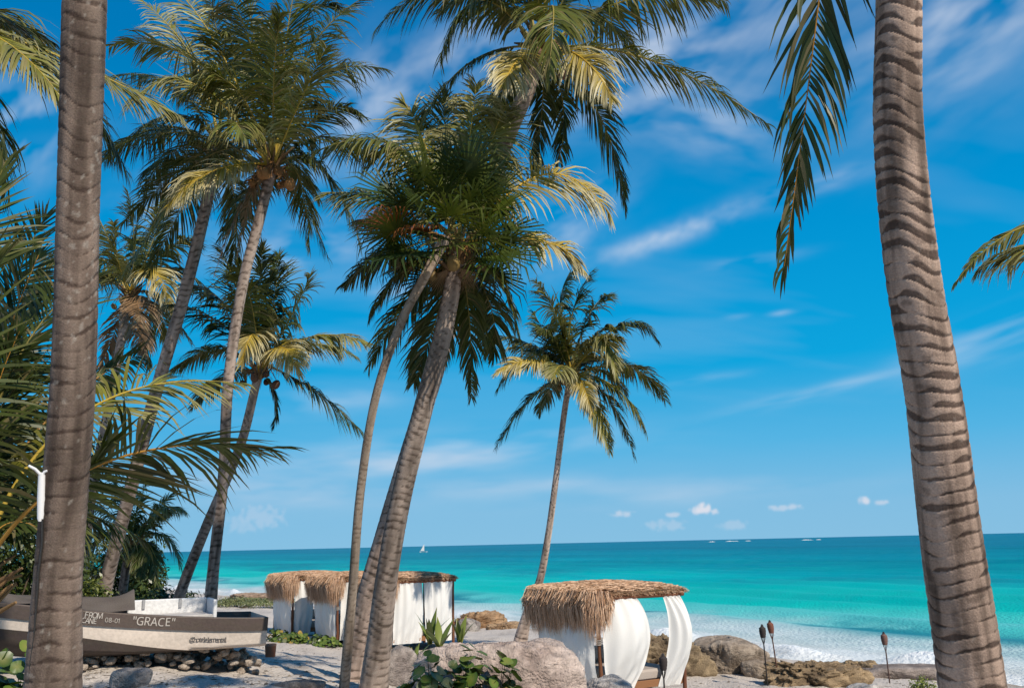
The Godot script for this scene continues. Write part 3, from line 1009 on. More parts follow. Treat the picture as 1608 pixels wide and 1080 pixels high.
# ---------------------------------------------------------------- thatched daybeds
const SIDE := 2.1
const POST_H := 1.86
func thatch_blade(mb: MB, p: PackedVector3Array, w: float, c: Color) -> void:
	var prev := -1
	for k in p.size():
		var tg := (p[mini(k + 1, p.size() - 1)] - p[maxi(k - 1, 0)]).normalized()
		var s := tg.cross(Vector3(rng.randf_range(-1, 1), rng.randf_range(-0.4, 0.4), rng.randf_range(-1, 1))).normalized()
		if k > 0:
			s = (mb.v[prev + 1] - mb.v[prev]).normalized()
		var nn := s.cross(tg).normalized()
		var ww := w * (1.0 if k < p.size() - 1 else 0.35)
		var i0 := mb.vert(p[k] - s * ww, nn, c)
		mb.vert(p[k] + s * ww, nn, c)
		if prev >= 0:
			mb.quad(prev, prev + 1, i0 + 1, i0)
		prev = i0

func straw() -> Color:
	var c := Color(0.46, 0.27, 0.165).lerp(Color(0.74, 0.53, 0.385), rng.randf())
	if rng.randf() < 0.18:
		c = Color(0.17, 0.09, 0.045)
	return c * rng.randf_range(0.8, 1.15)

var thatch_roof_mesh: ArrayMesh
var thatch_fringe_mesh: ArrayMesh
func make_thatch() -> void:
	rng.seed = 77
	var hs := SIDE * 0.5 + 0.1
	var mb := MB.new()
	# packed body of the roof: low cushion
	var rows := []
	var cols := []
	for a in 15:
		var row := PackedVector3Array()
		var cl := PackedColorArray()
		for b in 15:
			var u := a / 14.0 * 2 - 1
			var w := b / 14.0 * 2 - 1
			var e := maxf(absf(u), absf(w))
			row.append(Vector3(u * hs, POST_H + 0.10 + 0.13 * (1.0 - pow(e, 3.0)) + 0.015 * noise.get_noise_2d(u * 200, w * 200), w * hs))
			cl.append(Color(0.30, 0.20, 0.12))
		rows.append(row); cols.append(cl)
	mb.sheet(rows, cols)
	mb.box(Vector3(-hs + 0.02, POST_H + 0.045, -hs + 0.02), Vector3(hs - 0.02, POST_H + 0.098, hs - 0.02), 0.0, Color(0.22, 0.14, 0.08))
	# loose straw lying over it and sticking out at the eaves
	for k in 5200:
		var u := rng.randf_range(-1, 1)
		var w := rng.randf_range(-1, 1)
		var e := maxf(absf(u), absf(w))
		var p := Vector3(u * hs, POST_H + 0.115 + 0.13 * (1.0 - pow(e, 3.0)) + rng.randf() * 0.03, w * hs)
		var d := Vector3(-1.0 + rng.randf_range(-0.3, 0.5), 0.0, rng.randf_range(-0.6, 0.6)).normalized()
		var L := rng.randf_range(0.12, 0.3)
		thatch_blade(mb, PackedVector3Array([p, p + d * L + Vector3.UP * rng.randf_range(-0.01, 0.03)]), 0.007, straw())
	for k in 2600:
		var sdn := k % 4
		var u := rng.randf_range(-1, 1) * hs
		var o: Vector3 = [Vector3(1, 0, 0), Vector3(-1, 0, 0), Vector3(0, 0, 1), Vector3(0, 0, -1)][sdn]
		var al := Vector3(o.z, 0, o.x)
		var p := o * (hs - 0.05) + al * u + Vector3.UP * (POST_H + rng.randf_range(0.05, 0.13))
		var d := (o + al * rng.randf_range(-0.8, 0.8) + Vector3.DOWN * rng.randf_range(0.0, 1.0)).normalized()
		thatch_blade(mb, PackedVector3Array([p, p + d * rng.randf_range(0.06, 0.15)]), 0.006, straw())
	thatch_roof_mesh = mb.mesh(mats.thatch)
	# long fringe hanging down over the weather side (local -X) and round its corner
	rng.seed = 78
	var f := MB.new()
	for k in 8200:
		var w := rng.randf_range(-1.03, 1.03)
		var start := Vector3(-hs + rng.randf_range(0.02, 0.5), POST_H + 0.17 + rng.randf() * 0.06, w * hs)
		var outw := Vector3(-1, 0, 0)
		if k % 6 == 0:                              # fan round the near corner and a little along the front
			var a := rng.randf()
			outw = Vector3(-cos(a * PI * 0.5), 0, sin(a * PI * 0.5))
			start = Vector3(-hs + 0.12 + rng.randf_range(0.0, 0.12) * a, POST_H + 0.15 + rng.randf() * 0.05, hs - 0.10)
		var layer := rng.randf()
		var edge := start
		if k % 6:
			edge.x = minf(start.x, -hs + 0.02)
		else:
			edge += outw * 0.12
		edge += outw * rng.randf_range(0.03, 0.2) + Vector3.DOWN * rng.randf_range(0.03, 0.13)
		var L := (0.34 + 0.47 * layer) * (1.0 + 0.22 * noise.get_noise_2d(w * 160.0, 5.0)) * (1.0 if outw.x < -0.5 else 0.8)
		var sway := Vector3(rng.randf_range(-0.08, 0.06), 0, rng.randf_range(-0.07, 0.07))
		var m := edge + Vector3.DOWN * L * 0.45 + outw * rng.randf_range(0.04, 0.15) + sway * 0.4
		var e := edge + Vector3.DOWN * L + outw * rng.randf_range(-0.02, 0.08) + sway
		thatch_blade(f, PackedVector3Array([start, edge, m, e]), 0.0065, straw())
	thatch_fringe_mesh = f.mesh(mats.thatch)

# cloth panel along a wall: a0..a1 along the wall at the top, bulges sideways and outwards, b0..b1 at the hem
func curtain_mesh(origin: Vector3, along: Vector3, outw: Vector3, a0: float, a1: float, b0: float, b1: float, bulge0: float, bulge1: float, billow: float, top: float, bottom: float, folds: float, seed_: float) -> ArrayMesh:
	var rows := []
	for r in 29:
		var v := r / 28.0
		var row := PackedVector3Array()
		var bow := sin(PI * pow(v, 0.9))
		for k in 37:
			var u := k / 36.0
			var x0 := lerpf(a0, b0, v) - bulge0 * bow
			var x1 := lerpf(a1, b1, v) + bulge1 * bow
			var x := lerpf(x0, x1, u)
			var z := billow * bow * (0.35 + 0.65 * sin(PI * clampf(u, 0.02, 0.98)))
			z += 0.03 * (1.0 - 0.5 * bow) * sin(u * folds * TAU + seed_ + 1.4 * noise.get_noise_2d(u * 90.0 + seed_ * 40, v * 60.0))
			z += 0.06 * noise.get_noise_2d(u * 110.0 + seed_ * 77.0, v * 55.0) * bow
			z += 0.012 * sin((u * 1.6 + v * 2.4) * 9.0 + seed_) * v
			row.append(origin + along * x + outw * z + Vector3.UP * (lerpf(top, bottom, v) + 0.03 * bow * noise.get_noise_2d(u * 80.0, seed_)))
		rows.append(row)
	var mb := MB.new()
	mb.sheet(rows, [])
	return mb.mesh(mats.cloth)

func daybed(label: String, corner: Vector3, turn: float, curtains: Array) -> void:
	rng.seed = hash(label)
	var hs := SIDE * 0.5
	var centre := corner + Basis(Vector3.UP, turn) * Vector3(hs, 0, -hs)
	centre.y = corner.y
	var t := thing("thatched_daybed", label, "daybed", centre, turn, "thatched daybeds along the shore")
	var wood := Color(0.21, 0.085, 0.045)
	for s in [[-1, 1], [1, 1], [-1, -1], [1, -1]]:
		var mb := MB.new()
		var b := Vector3(s[0] * hs, -0.45, s[1] * hs)
		var p := PackedVector3Array()
		var r := PackedFloat32Array()
		for k in 7:
			p.append(b + Vector3(rng.randf_range(-0.012, 0.012), (POST_H + 0.43) * k / 6.0, rng.randf_range(-0.012, 0.012)))
			r.append(0.045 - 0.002 * k)
		mb.tube(p, r, 9, wood * rng.randf_range(0.7, 1.1))
		put(mb.mesh(mats.wood), "post", t)
	for s in [[0, 1], [0, -1], [1, 0], [-1, 0]]:
		var mb := MB.new()
		var e := hs + 0.1
		var y := POST_H - 0.005 + (0.0 if s[0] == 0 else 0.035)
		var a := Vector3(-e if s[0] == 0 else s[0] * hs, y, s[1] * hs if s[0] == 0 else -e)
		var b := Vector3(e if s[0] == 0 else s[0] * hs, y, s[1] * hs if s[0] == 0 else e)
		mb.tube(PackedVector3Array([a, a.lerp(b, 0.35) + Vector3(0, 0.01, 0), a.lerp(b, 0.7), b]), PackedFloat32Array([0.045, 0.048, 0.045, 0.042]), 9, Color(0.30, 0.115, 0.06))
		put(mb.mesh(mats.wood), "beam", t)
	var ro := put(thatch_roof_mesh, "thatch_roof", t)
	ro.set_meta("kind", "stuff")
	var fr := put(thatch_fringe_mesh, "thatch_fringe", t)
	fr.set_meta("kind", "stuff")
	# bed: plank frame, mattress, bolster
	var fb := MB.new()
	for s in [[0, 1], [0, -1]]:
		fb.box(Vector3(-hs + 0.05, 0.10, s[1] * hs - 0.04), Vector3(hs - 0.05, 0.24, s[1] * hs + 0.0), 0.008, Color(0.36, 0.17, 0.08))
	for s in [-1, 1]:
		fb.box(Vector3(s * hs - 0.02, 0.10, -hs + 0.05), Vector3(s * hs + 0.02, 0.24, hs - 0.05), 0.008, Color(0.36, 0.17, 0.08))
	fb.box(Vector3(-hs + 0.06, 0.12, -hs + 0.06), Vector3(hs - 0.06, 0.2, hs - 0.06), 0.0, Color(0.25, 0.12, 0.06))
	put(fb.mesh(mats.wood), "bed_frame", t)
	var mm := MB.new()
	mm.box(Vector3(-hs + 0.12, 0.205, -hs + 0.12), Vector3(hs - 0.12, 0.42, hs - 0.12), 0.045, Color(0.52, 0.45, 0.40))
	put(mm.mesh(mats.canvas), "mattress", t)
	var bo := MB.new()
	bo.box(Vector3(-hs + 0.14, 0.425, -hs + 0.14), Vector3(hs - 0.14, 0.74, -hs + 0.36), 0.07, Color(0.56, 0.50, 0.45))
	put(bo.mesh(mats.canvas), "bolster", t)
	var k := 0
	for c in curtains:
		# c: face ("front", "weather", "lee", "back"), a0, a1, b0, b1, bulge0, bulge1, billow, bottom
		var o := Vector3(-hs, 0, hs + 0.03)
		var al := Vector3(1, 0, 0)
		var ou := Vector3(0, 0, 1)
		if c[0] == "weather":
			o = Vector3(-hs - 0.03, 0, hs); al = Vector3(0, 0, -1); ou = Vector3(-1, 0, 0)
		elif c[0] == "lee":
			o = Vector3(hs + 0.03, 0, hs); al = Vector3(0, 0, -1); ou = Vector3(1, 0, 0)
		elif c[0] == "back":
			o = Vector3(-hs, 0, -hs - 0.03); ou = Vector3(0, 0, -1)
		k += 1
		put(curtain_mesh(o, al, ou, c[1], c[2], c[3], c[4], c[5], c[6], c[7], POST_H - 0.03, c[8], rng.randf_range(3.0, 5.0), k * 1.7 + rng.randf()), "curtain", t)
	# rope ties on the near post
	var rp := MB.new()
	for h in [1.0, 1.04, 1.08]:
		var ring := PackedVector3Array()
		var rad := PackedFloat32Array()
		for a in 13:
			ring.append(Vector3(-hs + cos(a / 12.0 * TAU) * 0.055, h + 0.005 * sin(a), hs + sin(a / 12.0 * TAU) * 0.055))
			rad.append(0.012)
		rp.tube(ring, rad, 5, Color(0.55, 0.50, 0.46), false)
	put(rp.mesh(mats.canvas), "rope_tie", t)

# ---------------------------------------------------------------- boat
const BL := 4.9
func hull_point(t: float, v: float, side: float, out := 0.0) -> Vector3:
	# t: 0 stern .. 1 bow, v: 0 keel .. 1 rim; local x runs to the bow, z is beam (side +1 faces the viewer)
	var beam := 0.80 * (1.0 - 0.05 * (1.0 - t)) * sqrt(maxf(0.0, 1.0 - pow(t, 3.4)))
	var sheer := 0.47 + 0.60 * pow(maxf(t, 0.0), 1.5)
	var keel := 0.55 * pow(maxf(0.0, t - 0.5) / 0.5, 2.0) * sheer
	var x := t * BL + 0.30 * v * smoothstep(0.7, 1.0, t)
	var chine := 0.10 + 0.30 * smoothstep(0.3, 1.0, t)
	var y := 0.0
	var z := 0.0
	if v < chine:
		var k := v / chine
		y = keel + (sheer - keel) * chine * pow(k, 1.5)
		z = beam * 0.88 * pow(k, 0.55)
	else:
		var k := (v - chine) / (1.0 - chine)
		y = keel + (sheer - keel) * v
		z = beam * lerpf(0.88, 1.0, pow(k, 0.8))
	return Vector3(x, y, side * (z + out))

# colour breaks on the hull side: top of the dark bottom, and lower edge of the dark strake
func bottom_line(t: float) -> float:
	return 0.03 + 0.50 * smoothstep(0.10, 0.66, t)

func strake_line(t: float) -> float:
	var top := hull_point(t, 1.0, 1.0).y
	var low := hull_point(t, 0.0, 1.0).y
	return 1.0 - 0.195 / maxf(top - low, 0.3)

func boat_frame(t: float, v: float, side: float, out: float) -> Transform3D:
	var p := hull_point(t, v, side, out)
	var dx := (hull_point(t - 0.01, v, side, out) - hull_point(t + 0.01, v, side, out)).normalized()
	var dy := (hull_point(t, v + 0.02, side, out) - hull_point(t, v - 0.02, side, out)).normalized()
	var dz := dx.cross(dy).normalized()
	dy = dz.cross(dx)
	return Transform3D(Basis(dx, dy, dz), p)

# letters set one by one along the curving side; x0: metres from the stern, below: metres under the rim
func boat_text(txt: String, x0: float, below: float, size: float, col: Color, step_k: float, parent: Node, side: float, italic := false) -> void:
	var font := SystemFont.new()
	font.font_names = PackedStringArray(["Droid Serif"]) if italic else PackedStringArray(["Droid Sans"])
	font.font_italic = italic
	var m := StandardMaterial3D.new()
	m.albedo_color = col.linear_to_srgb()
	m.roughness = 0.7
	var s := x0
	for ch in txt:
		var wide: float = {"I": 0.4, "1": 0.55, "M": 1.2, "m": 1.25, "l": 0.42, "t": 0.5, "@": 1.25, " ": 0.5, "\"": 0.5, "-": 0.5, ":": 0.4, "i": 0.42}.get(ch, 0.86)
		s -= size * step_k * wide * 0.5
		if ch != " ":
			var tm := TextMesh.new()
			tm.text = ch
			tm.font = font
			tm.font_size = 32
			tm.pixel_size = size / 23.0
			tm.depth = 0.006
			tm.material = m
			var tt := s / BL
			var v := 1.0 - below / (hull_point(tt, 1.0, side).y - hull_point(tt, 0.0, side).y)
			var f := boat_frame(tt, v, side, 0.006 if italic else 0.032)
			put(tm, "lettering", parent, f * Transform3D(Basis(Vector3(0, 0, 1), rng.randf_range(-0.05, 0.05)), Vector3(0, rng.randf_range(-0.05, 0.05) * size, 0)))
		s -= size * step_k * wide * 0.5

func build_boat() -> void:
	rng.seed = 41
	var stern := at(404, 1012, 14.2)
	var bow := at(-28, 1010, 12.6)
	var dirn := Vector3(bow.x - stern.x, 0, bow.z - stern.z).normalized()
	var turn := atan2(-dirn.z, dirn.x)
	# local +x to bow, local +z towards the viewer: mirror by side
	var t := thing("beached_boat", "small cream and dark brown boat named GRACE, beached on loose stones", "boat", Vector3(stern.x, stern.y, stern.z), turn)
	var flip := -1.0 if (Basis(Vector3.UP, turn) * Vector3(0, 0, 1)).z < 0 else 1.0
	var inner := Node3D.new()
	inner.name = "hull_body"
	t.add_child(inner)
	var cream := Color(0.66, 0.57, 0.50)
	var dark := Color(0.105, 0.08, 0.07)
	for zone in ["bottom", "side_planking", "rub_strake"]:
		var mb := MB.new()
		var col: Color = {"bottom": dark * 0.6, "side_planking": cream, "rub_strake": dark}[zone]
		var proud := 0.026 if zone == "rub_strake" else 0.0
		for sd in [-1.0, 1.0]:
			var rows := []
			var cols := []
			for k in 61:
				var row := PackedVector3Array()
				var cl := PackedColorArray()
				var t_ := k / 60.0
				var lo := 0.0 if zone == "bottom" else bottom_line(t_) if zone == "side_planking" else strake_line(t_) - 0.01
				var hi := bottom_line(t_) if zone == "bottom" else strake_line(t_) if zone == "side_planking" else 1.0
				for j in 11:
					var q := hull_point(t_, lerpf(lo, hi, j / 10.0), sd, proud)
					row.append(q)
					var c := col * (1.0 + 0.22 * fbm.get_noise_3d(q.x * 60, q.y * 160, sd * 30))
					c.a = 1.0
					cl.append(c)
				if zone == "rub_strake":
					var q2 := hull_point(t_, 1.0, sd, -0.06)
					row.append(q2); cl.append(col)
					row.append(q2 + Vector3.DOWN * 0.12); cl.append(col)
				rows.append(row); cols.append(cl)
			mb.sheet(rows, cols)
		put(mb.mesh(mats.paint), zone, inner)
	# transom
	var tr := MB.new()
	var ring := []
	for sd in [-1.0, 1.0]:
		for j in 13:
			ring.append(hull_point(0.0, (1.0 - j / 12.0) if sd < 0 else j / 12.0, sd))
	for j in ring.size() - 1:
		tr.flat_tri(Vector3(0.0, 0.35, 0), ring[j], ring[j + 1], cream)
	tr.flat_tri(Vector3(0.0, 0.35, 0), ring[-1], ring[0], cream)
	put(tr.mesh(mats.paint), "transom", inner)
	# inside floor
	var fl := MB.new()
	var rows2 := []
	for k in 21:
		var a := hull_point(k / 20.0 * 0.94, 0.62, 1.0, -0.02)
		rows2.append(PackedVector3Array([a, Vector3(a.x, a.y, 0), Vector3(a.x, a.y, -a.z)]))
	fl.sheet(rows2, [])
	for k in fl.c.size(): fl.c[k] = Color(0.34, 0.31, 0.29)
	put(fl.mesh(mats.paint), "floor_board", inner)
	# white seat box rising behind the rim
	var far := -0.60 * flip
	var bx := MB.new()
	bx.box(Vector3(0.74, 0.25, far - 0.05), Vector3(1.93, 0.74, far + 0.05), 0.015, Color(0.72, 0.72, 0.73))
	bx.box(Vector3(0.68, 0.25, minf(far, 0.2 * flip)), Vector3(0.738, 0.735, maxf(far, 0.2 * flip)), 0.012, Color(0.72, 0.72, 0.73))
	put(bx.mesh(mats.paint), "seat_back", inner)
	var bx2 := MB.new()
	bx2.box(Vector3(0.74, 0.25, minf(far + 0.055 * flip, 0.2 * flip)), Vector3(1.93, 0.52, maxf(far + 0.055 * flip, 0.2 * flip)), 0.012, Color(0.52, 0.49, 0.47))
	put(bx2.mesh(mats.paint), "seat", inner)
	for x in [1.15, 1.7]:
		var cl2 := MB.new()
		var zz := far + 0.055 * flip
		cl2.box(Vector3(x - 0.022, 0.60, zz - 0.02), Vector3(x + 0.022, 0.745, zz + 0.02), 0.004, Color(0.3, 0.3, 0.31))
		put(cl2.mesh(mats.plastic), "bracket", inner)
	# grey tarpaulin slung over the fore part
	var rows3 := []
	var cols3 := []
	for k in 19:
		var row := PackedVector3Array()
		var cl := PackedColorArray()
		var u := k / 18.0
		for j in 13:
			var w := j / 12.0 * 2 - 1
			var x := lerpf(1.9, 3.7, u)
			var hp := hull_point(x / BL, 1.0, 1.0, -0.06)
			var y := hp.y + 0.02 + (1.0 - w * w) * 0.08 + 0.12 * exp(-pow((u - 0.55) / 0.08, 2.0)) + 0.05 * noise.get_noise_2d(u * 180, w * 90) + 0.22 * exp(-u * 5.0) * smoothstep(1.0, 0.2, absf(w))
			row.append(Vector3(x, y, w * hp.z))
			cl.append(Color(0.16, 0.135, 0.12) * (1.0 + 0.25 * noise.get_noise_2d(u * 300, w * 200)))
		rows3.append(row); cols3.append(cl)
	var tp := MB.new()
	tp.sheet(rows3, cols3)
	put(tp.mesh(mats.canvas), "tarpaulin", inner)
	var white := Color(0.48, 0.44, 0.405)
	boat_text("\"GRACE\"", 1.93, 0.095, 0.112, white, 0.98, inner, flip)
	boat_text("08-01", 2.30, 0.11, 0.062, Color(0.42, 0.38, 0.35), 0.92, inner, flip)
	boat_text("FROM", 2.57, 0.06, 0.075, white, 0.86, inner, flip)
	boat_text("ICANE", 2.62, 0.14, 0.07, white, 0.82, inner, flip)
	boat_text("@hotelelemental", 1.12, 0.33, 0.066, Color(0.10, 0.09, 0.09), 0.68, inner, flip, true)
	# stones packed under the keel
	var sb := thing("stone_bed", "bed of loose brown stones packed under the beached boat", "stones", Vector3(stern.x, ground_h(stern.x, stern.z), stern.z), turn)
	var shapes := []
	for k in 6:
		shapes.append(rock_mesh(Vector3(1.15, 0.6, 0.85), k * 3.3 + 50, Color(0.34, 0.275, 0.225), Color(0.56, 0.48, 0.41), 0.9, 7, 11))
	var bb := Basis(Vector3.UP, turn)
	for k in 240:
		var x := lerpf(0.05, 3.0, rng.randf())
		var tall := lerpf(0.5, 1.0, smoothstep(0.0, 0.8, x))
		var z := rng.randf_range(-0.45, 0.72)
		var wp: Vector3 = stern + bb * Vector3(x, 0, z)
		var gy := ground_h(wp.x, wp.z)
		var room := maxf(0.03, stern.y + 0.02 - gy + 0.10 * smoothstep(0.25, 0.6, z) * 0.0)
		var y := gy + rng.randf() * room * tall * smoothstep(0.85, 0.45, z) + 0.02
		var s := rng.randf_range(0.08, 0.17)
		put(shapes[k % 6], "stone", sb, Transform3D(Basis.from_euler(Vector3(rng.randf_range(-0.5, 0.5), rng.randf() * 6, rng.randf_range(-0.5, 0.5))).scaled(Vector3.ONE * s), bb.inverse() * (Vector3(wp.x, y, wp.z) - sb.position)))

# ---------------------------------------------------------------- small things
func torch(label: String, foot: Vector3, height: float, lean: Vector3, col: Color) -> void:
	var t := thing("garden_torch", label, "torch", foot, 0.0, "garden torches on the shore")
	var topp := Vector3(0, height, 0) + lean
	var d := topp.normalized()
	var pole := MB.new()
	pole.tube(PackedVector3Array([Vector3.DOWN * 0.25, topp * 0.5, topp - d * 0.36]), PackedFloat32Array([0.016, 0.015, 0.014]), 8, col * 0.8)
	put(pole.mesh(mats.wood), "pole", t)
	var cage := MB.new()
	for k in 6:
		var a := TAU * k / 6
		var e := Vector3(cos(a), 0, sin(a))
		cage.tube(PackedVector3Array([topp - d * 0.4, topp - d * 0.30 + e * 0.03, topp - d * 0.2 + e * 0.055]), PackedFloat32Array([0.006, 0.006, 0.006]), 4, col)
	put(cage.mesh(mats.wood), "split_stem", t)
	var bk := MB.new()
	var rows := []
	var cols := []
	for r in 25:
		var u := r / 24.0
		var row := PackedVector3Array()
		var cl := PackedColorArray()
		for k in 21:
			var a := TAU * (k % 20) / 20
			var rad := lerpf(0.05, 0.072, sin(u * PI * 0.8)) * (1.0 + 0.07 * sin(r * 2.6 + (k % 2) * PI)) * (1.0 - 0.45 * smoothstep(0.85, 1.0, u))
			row.append(topp - d * (0.24 - 0.24 * u) + Vector3(cos(a), 0, sin(a)) * rad)
			cl.append(col * (1.0 + 0.25 * sin(r * 2.6 + (k % 2) * PI)))
		rows.append(row); cols.append(cl)
	bk.sheet(rows, cols, true, topp - d * 0.12)
	put(bk.mesh(mats.thatch), "woven_basket", t)
	var wk := MB.new()
	wk.tube(PackedVector3Array([topp - d * 0.03, topp + d * 0.02, topp + d * 0.05]), PackedFloat32Array([0.034, 0.03, 0.012]), 10, Color(0.04, 0.035, 0.035))
	put(wk.mesh(mats.plastic), "oil_can", t)

func build_pot() -> void:
	var p := ground_spot(424, 1031)
	var t := thing("clay_pot", "small round terracotta pot standing on the sand beside the boat's stern", "pot", p)
	var prof := [[0.0, 0.015], [0.092, 0.0], [0.10, 0.01], [0.108, 0.12], [0.114, 0.21], [0.118, 0.235], [0.113, 0.245], [0.100, 0.24], [0.094, 0.17], [0.0, 0.165]]
	var rows := []
	var cols := []
	for q in prof:
		var row := PackedVector3Array()
		var cl := PackedColorArray()
		for k in 29:
			var a := TAU * (k % 28) / 28
			row.append(Vector3(cos(a) * q[0], q[1] - 0.01, sin(a) * q[0]))
			cl.append(Color(0.42, 0.155, 0.085) if q[1] < 0.23 else Color(0.5, 0.28, 0.2))
		rows.append(row); cols.append(cl)
	var mb := MB.new()
	mb.sheet(rows, cols, true)
	put(mb.mesh(mats.clay), "body", t)
	var rim := MB.new()
	var rr := PackedVector3Array()
	var rd := PackedFloat32Array()
	for k in 29:
		var a := TAU * k / 28
		rr.append(Vector3(cos(a) * 0.112, 0.238, sin(a) * 0.112)); rd.append(0.009)
	rim.tube(rr, rd, 6, Color(0.52, 0.27, 0.19), false)
	put(rim.mesh(mats.clay), "rim", t)

func build_lamp() -> void:
	# white fitting strapped to the near trunk, with an open fork at its head and a black cable running down the bark
	var d := 5.58
	var a := at(65, 742, d)
	var b := at(63, 818, d)
	var t := thing("trunk_lamp", "white plastic lamp fitting with forked head strapped to the thick near trunk", "lamp", b)
	var w := Color(0.74, 0.74, 0.76)
	var up := a - b
	var body := MB.new()
	body.tube(PackedVector3Array([Vector3.ZERO, up * 0.06, up * 0.5, up * 0.94, up]), PackedFloat32Array([0.015, 0.021, 0.024, 0.021, 0.012]), 14, w)
	put(body.mesh(mats.plastic), "body", t)
	for tip in [[44, 731, -0.05], [74, 739, 0.0]]:
		var e := at(tip[0], tip[1], d + tip[2]) - b
		var arm := MB.new()
		arm.tube(PackedVector3Array([up * 0.93, (up + e) * 0.5, e]), PackedFloat32Array([0.010, 0.009, 0.008]), 8, w)
		put(arm.mesh(mats.plastic), "arm", t)
	var clip := MB.new()
	var c0 := at(72, 775, d + 0.02) - b
	clip.box(c0 - Vector3(0.03, 0.02, 0.015), c0 + Vector3(0.03, 0.02, 0.015), 0.004, w)
	put(clip.mesh(mats.plastic), "clip", t)
	var cab := MB.new()
	var p := PackedVector3Array()
	var r := PackedFloat32Array()
	for q in [[66, 815], [66, 850], [60, 900], [57, 950], [53, 1000], [47, 1040], [43, 1090], [38, 1180], [33, 1260]]:
		p.append(at(q[0], q[1], d - 0.02) - b)
		r.append(0.006)
	cab.tube(p, r, 6, Color(0.02, 0.02, 0.02))
	put(cab.mesh(mats.plastic), "cable", t)

func build_sailboat() -> void:
	var p := at(665, 859, 560.0)
	p.y = 0.0
	var t := thing("sailing_boat", "tiny white sailing boat far out on the sea near the horizon", "sailing boat", p, 0.4)
	var hull := MB.new()
	var rows := []
	for k in 11:
		var u := k / 10.0 * 2 - 1
		var w := 0.8 * (1.0 - u * u)
		rows.append(PackedVector3Array([Vector3(u * 2.6, 0.55, -w), Vector3(u * 2.4, -0.1, -w * 0.5), Vector3(u * 2.4, -0.1, w * 0.5), Vector3(u * 2.6, 0.55, w)]))
	hull.sheet(rows, [])
	for k in hull.c.size(): hull.c[k] = Color(0.75, 0.75, 0.75)
	put(hull.mesh(mats.plastic), "hull", t)
	var mast := MB.new()
	mast.tube(PackedVector3Array([Vector3(0.4, 0.1, 0), Vector3(0.4, 5.2, 0)]), PackedFloat32Array([0.05, 0.04]), 6, Color(0.6, 0.6, 0.6))
	put(mast.mesh(mats.plastic), "mast", t)
	var sail := MB.new()
	var sr := []
	for k in 9:
		var v := k / 8.0
		var row := PackedVector3Array()
		for j in 7:
			var u := j / 6.0
			row.append(Vector3(0.4 - u * 2.5 * (1 - v), 0.9 + v * 4.2, 0.3 * sin(PI * u) * (1 - v)))
		sr.append(row)
	sail.sheet(sr, [])
	for k in sail.c.size(): sail.c[k] = Color(0.8, 0.8, 0.8)
	put(sail.mesh(mats.cloth), "sail", t)

func breaking_wave(px: float, py: float, width: float, seed_: int) -> void:
	# white water over the outer reef: a low ragged ridge
	rng.seed = seed_
	var d := 4.0 * focal / (py - (854.0 - (px - 804.0) * 0.0224))
	var c := at(px, py, d)
	var mb := MB.new()
	var rows := []
	for k in 25:
		var u := k / 24.0 * 2 - 1
		var h := 1.0 * (1.0 - u * u) * (0.6 + 0.8 * absf(noise.get_noise_2d(u * 160.0, seed_ * 30.0)))
		rows.append(PackedVector3Array([Vector3(u * width, -0.3, 2.2), Vector3(u * width, h * 0.8, 0.8), Vector3(u * width, h, 0), Vector3(u * width, -0.3, -1.2)]))
	mb.sheet(rows, [])
	for k in mb.c.size(): mb.c[k] = Color(0.8, 0.82, 0.82)
	var o := put(mb.mesh(mats.canvas), "wave_foam", self)
	o.position = Vector3(c.x, 0, c.z)
	o.set_meta("kind", "structure")

func scatter() -> void:
	# twigs, pebbles and bits of dry leaf lying on the sand
	rng.seed = 300
	var mb := MB.new()
	for k in 1500:
		var p := ground_spot(rng.randf_range(130, 640), rng.randf_range(1000, 1085)) if k < 1100 else ground_spot(rng.randf_range(1000, 1500), rng.randf_range(1040, 1085))
		var s := rng.randf_range(0.012, 0.04)
		var c := Color(0.16, 0.12, 0.09).lerp(Color(0.46, 0.40, 0.34), rng.randf())
		var kind := rng.randi() % 3
		var b := Basis(Vector3.UP, rng.randf() * TAU)
		if kind == 0:
			mb.tube(PackedVector3Array([p + b * Vector3(-s * 2.5, 0.004, 0), p + b * Vector3(0, 0.012, s * 0.6), p + b * Vector3(s * 2.5, 0.004, 0)]), PackedFloat32Array([0.004, 0.004, 0.002]), 3, c * 0.8, false)
		else:
			var q := []
			for j in 5:
				q.append(p + b * Vector3(cos(j * TAU / 5) * s, rng.randf_range(0.0, 0.006), sin(j * TAU / 5) * s * 0.7))
			var t := p + Vector3.UP * s * (0.6 if kind == 1 else 0.2)
			for j in 5:
				mb.flat_tri(t, q[j], q[(j + 1) % 5], c)
	var o := put(mb.mesh(mats.bark), "litter", self)
	tag(o, "scattered twigs, pebbles and dry leaf bits on the sand", "", "", "stuff")

func build_fence() -> void:
	rng.seed = 17
	var c := at(-40, 985, 17.0)
	c.y = ground_h(c.x, c.z)
	var t := thing("picket_fence", "low white picket fence behind the boat's bow", "fence", c)
	for k in 13:
		var x := k * 0.105
		var mb := MB.new()
		var h := 0.42 + rng.randf_range(-0.05, 0.05)
		mb.box(Vector3(x, -0.1, -0.012), Vector3(x + 0.055, h, 0.012), 0.004, Color(0.62, 0.58, 0.54))
		put(mb.mesh(mats.paint), "picket", t)
	for y in [0.1, 0.33]:
		var mb := MB.new()
		mb.box(Vector3(-0.05, y, -0.04), Vector3(1.4, y + 0.05, -0.0145), 0.004, Color(0.5, 0.46, 0.42))
		put(mb.mesh(mats.paint), "rail", t)

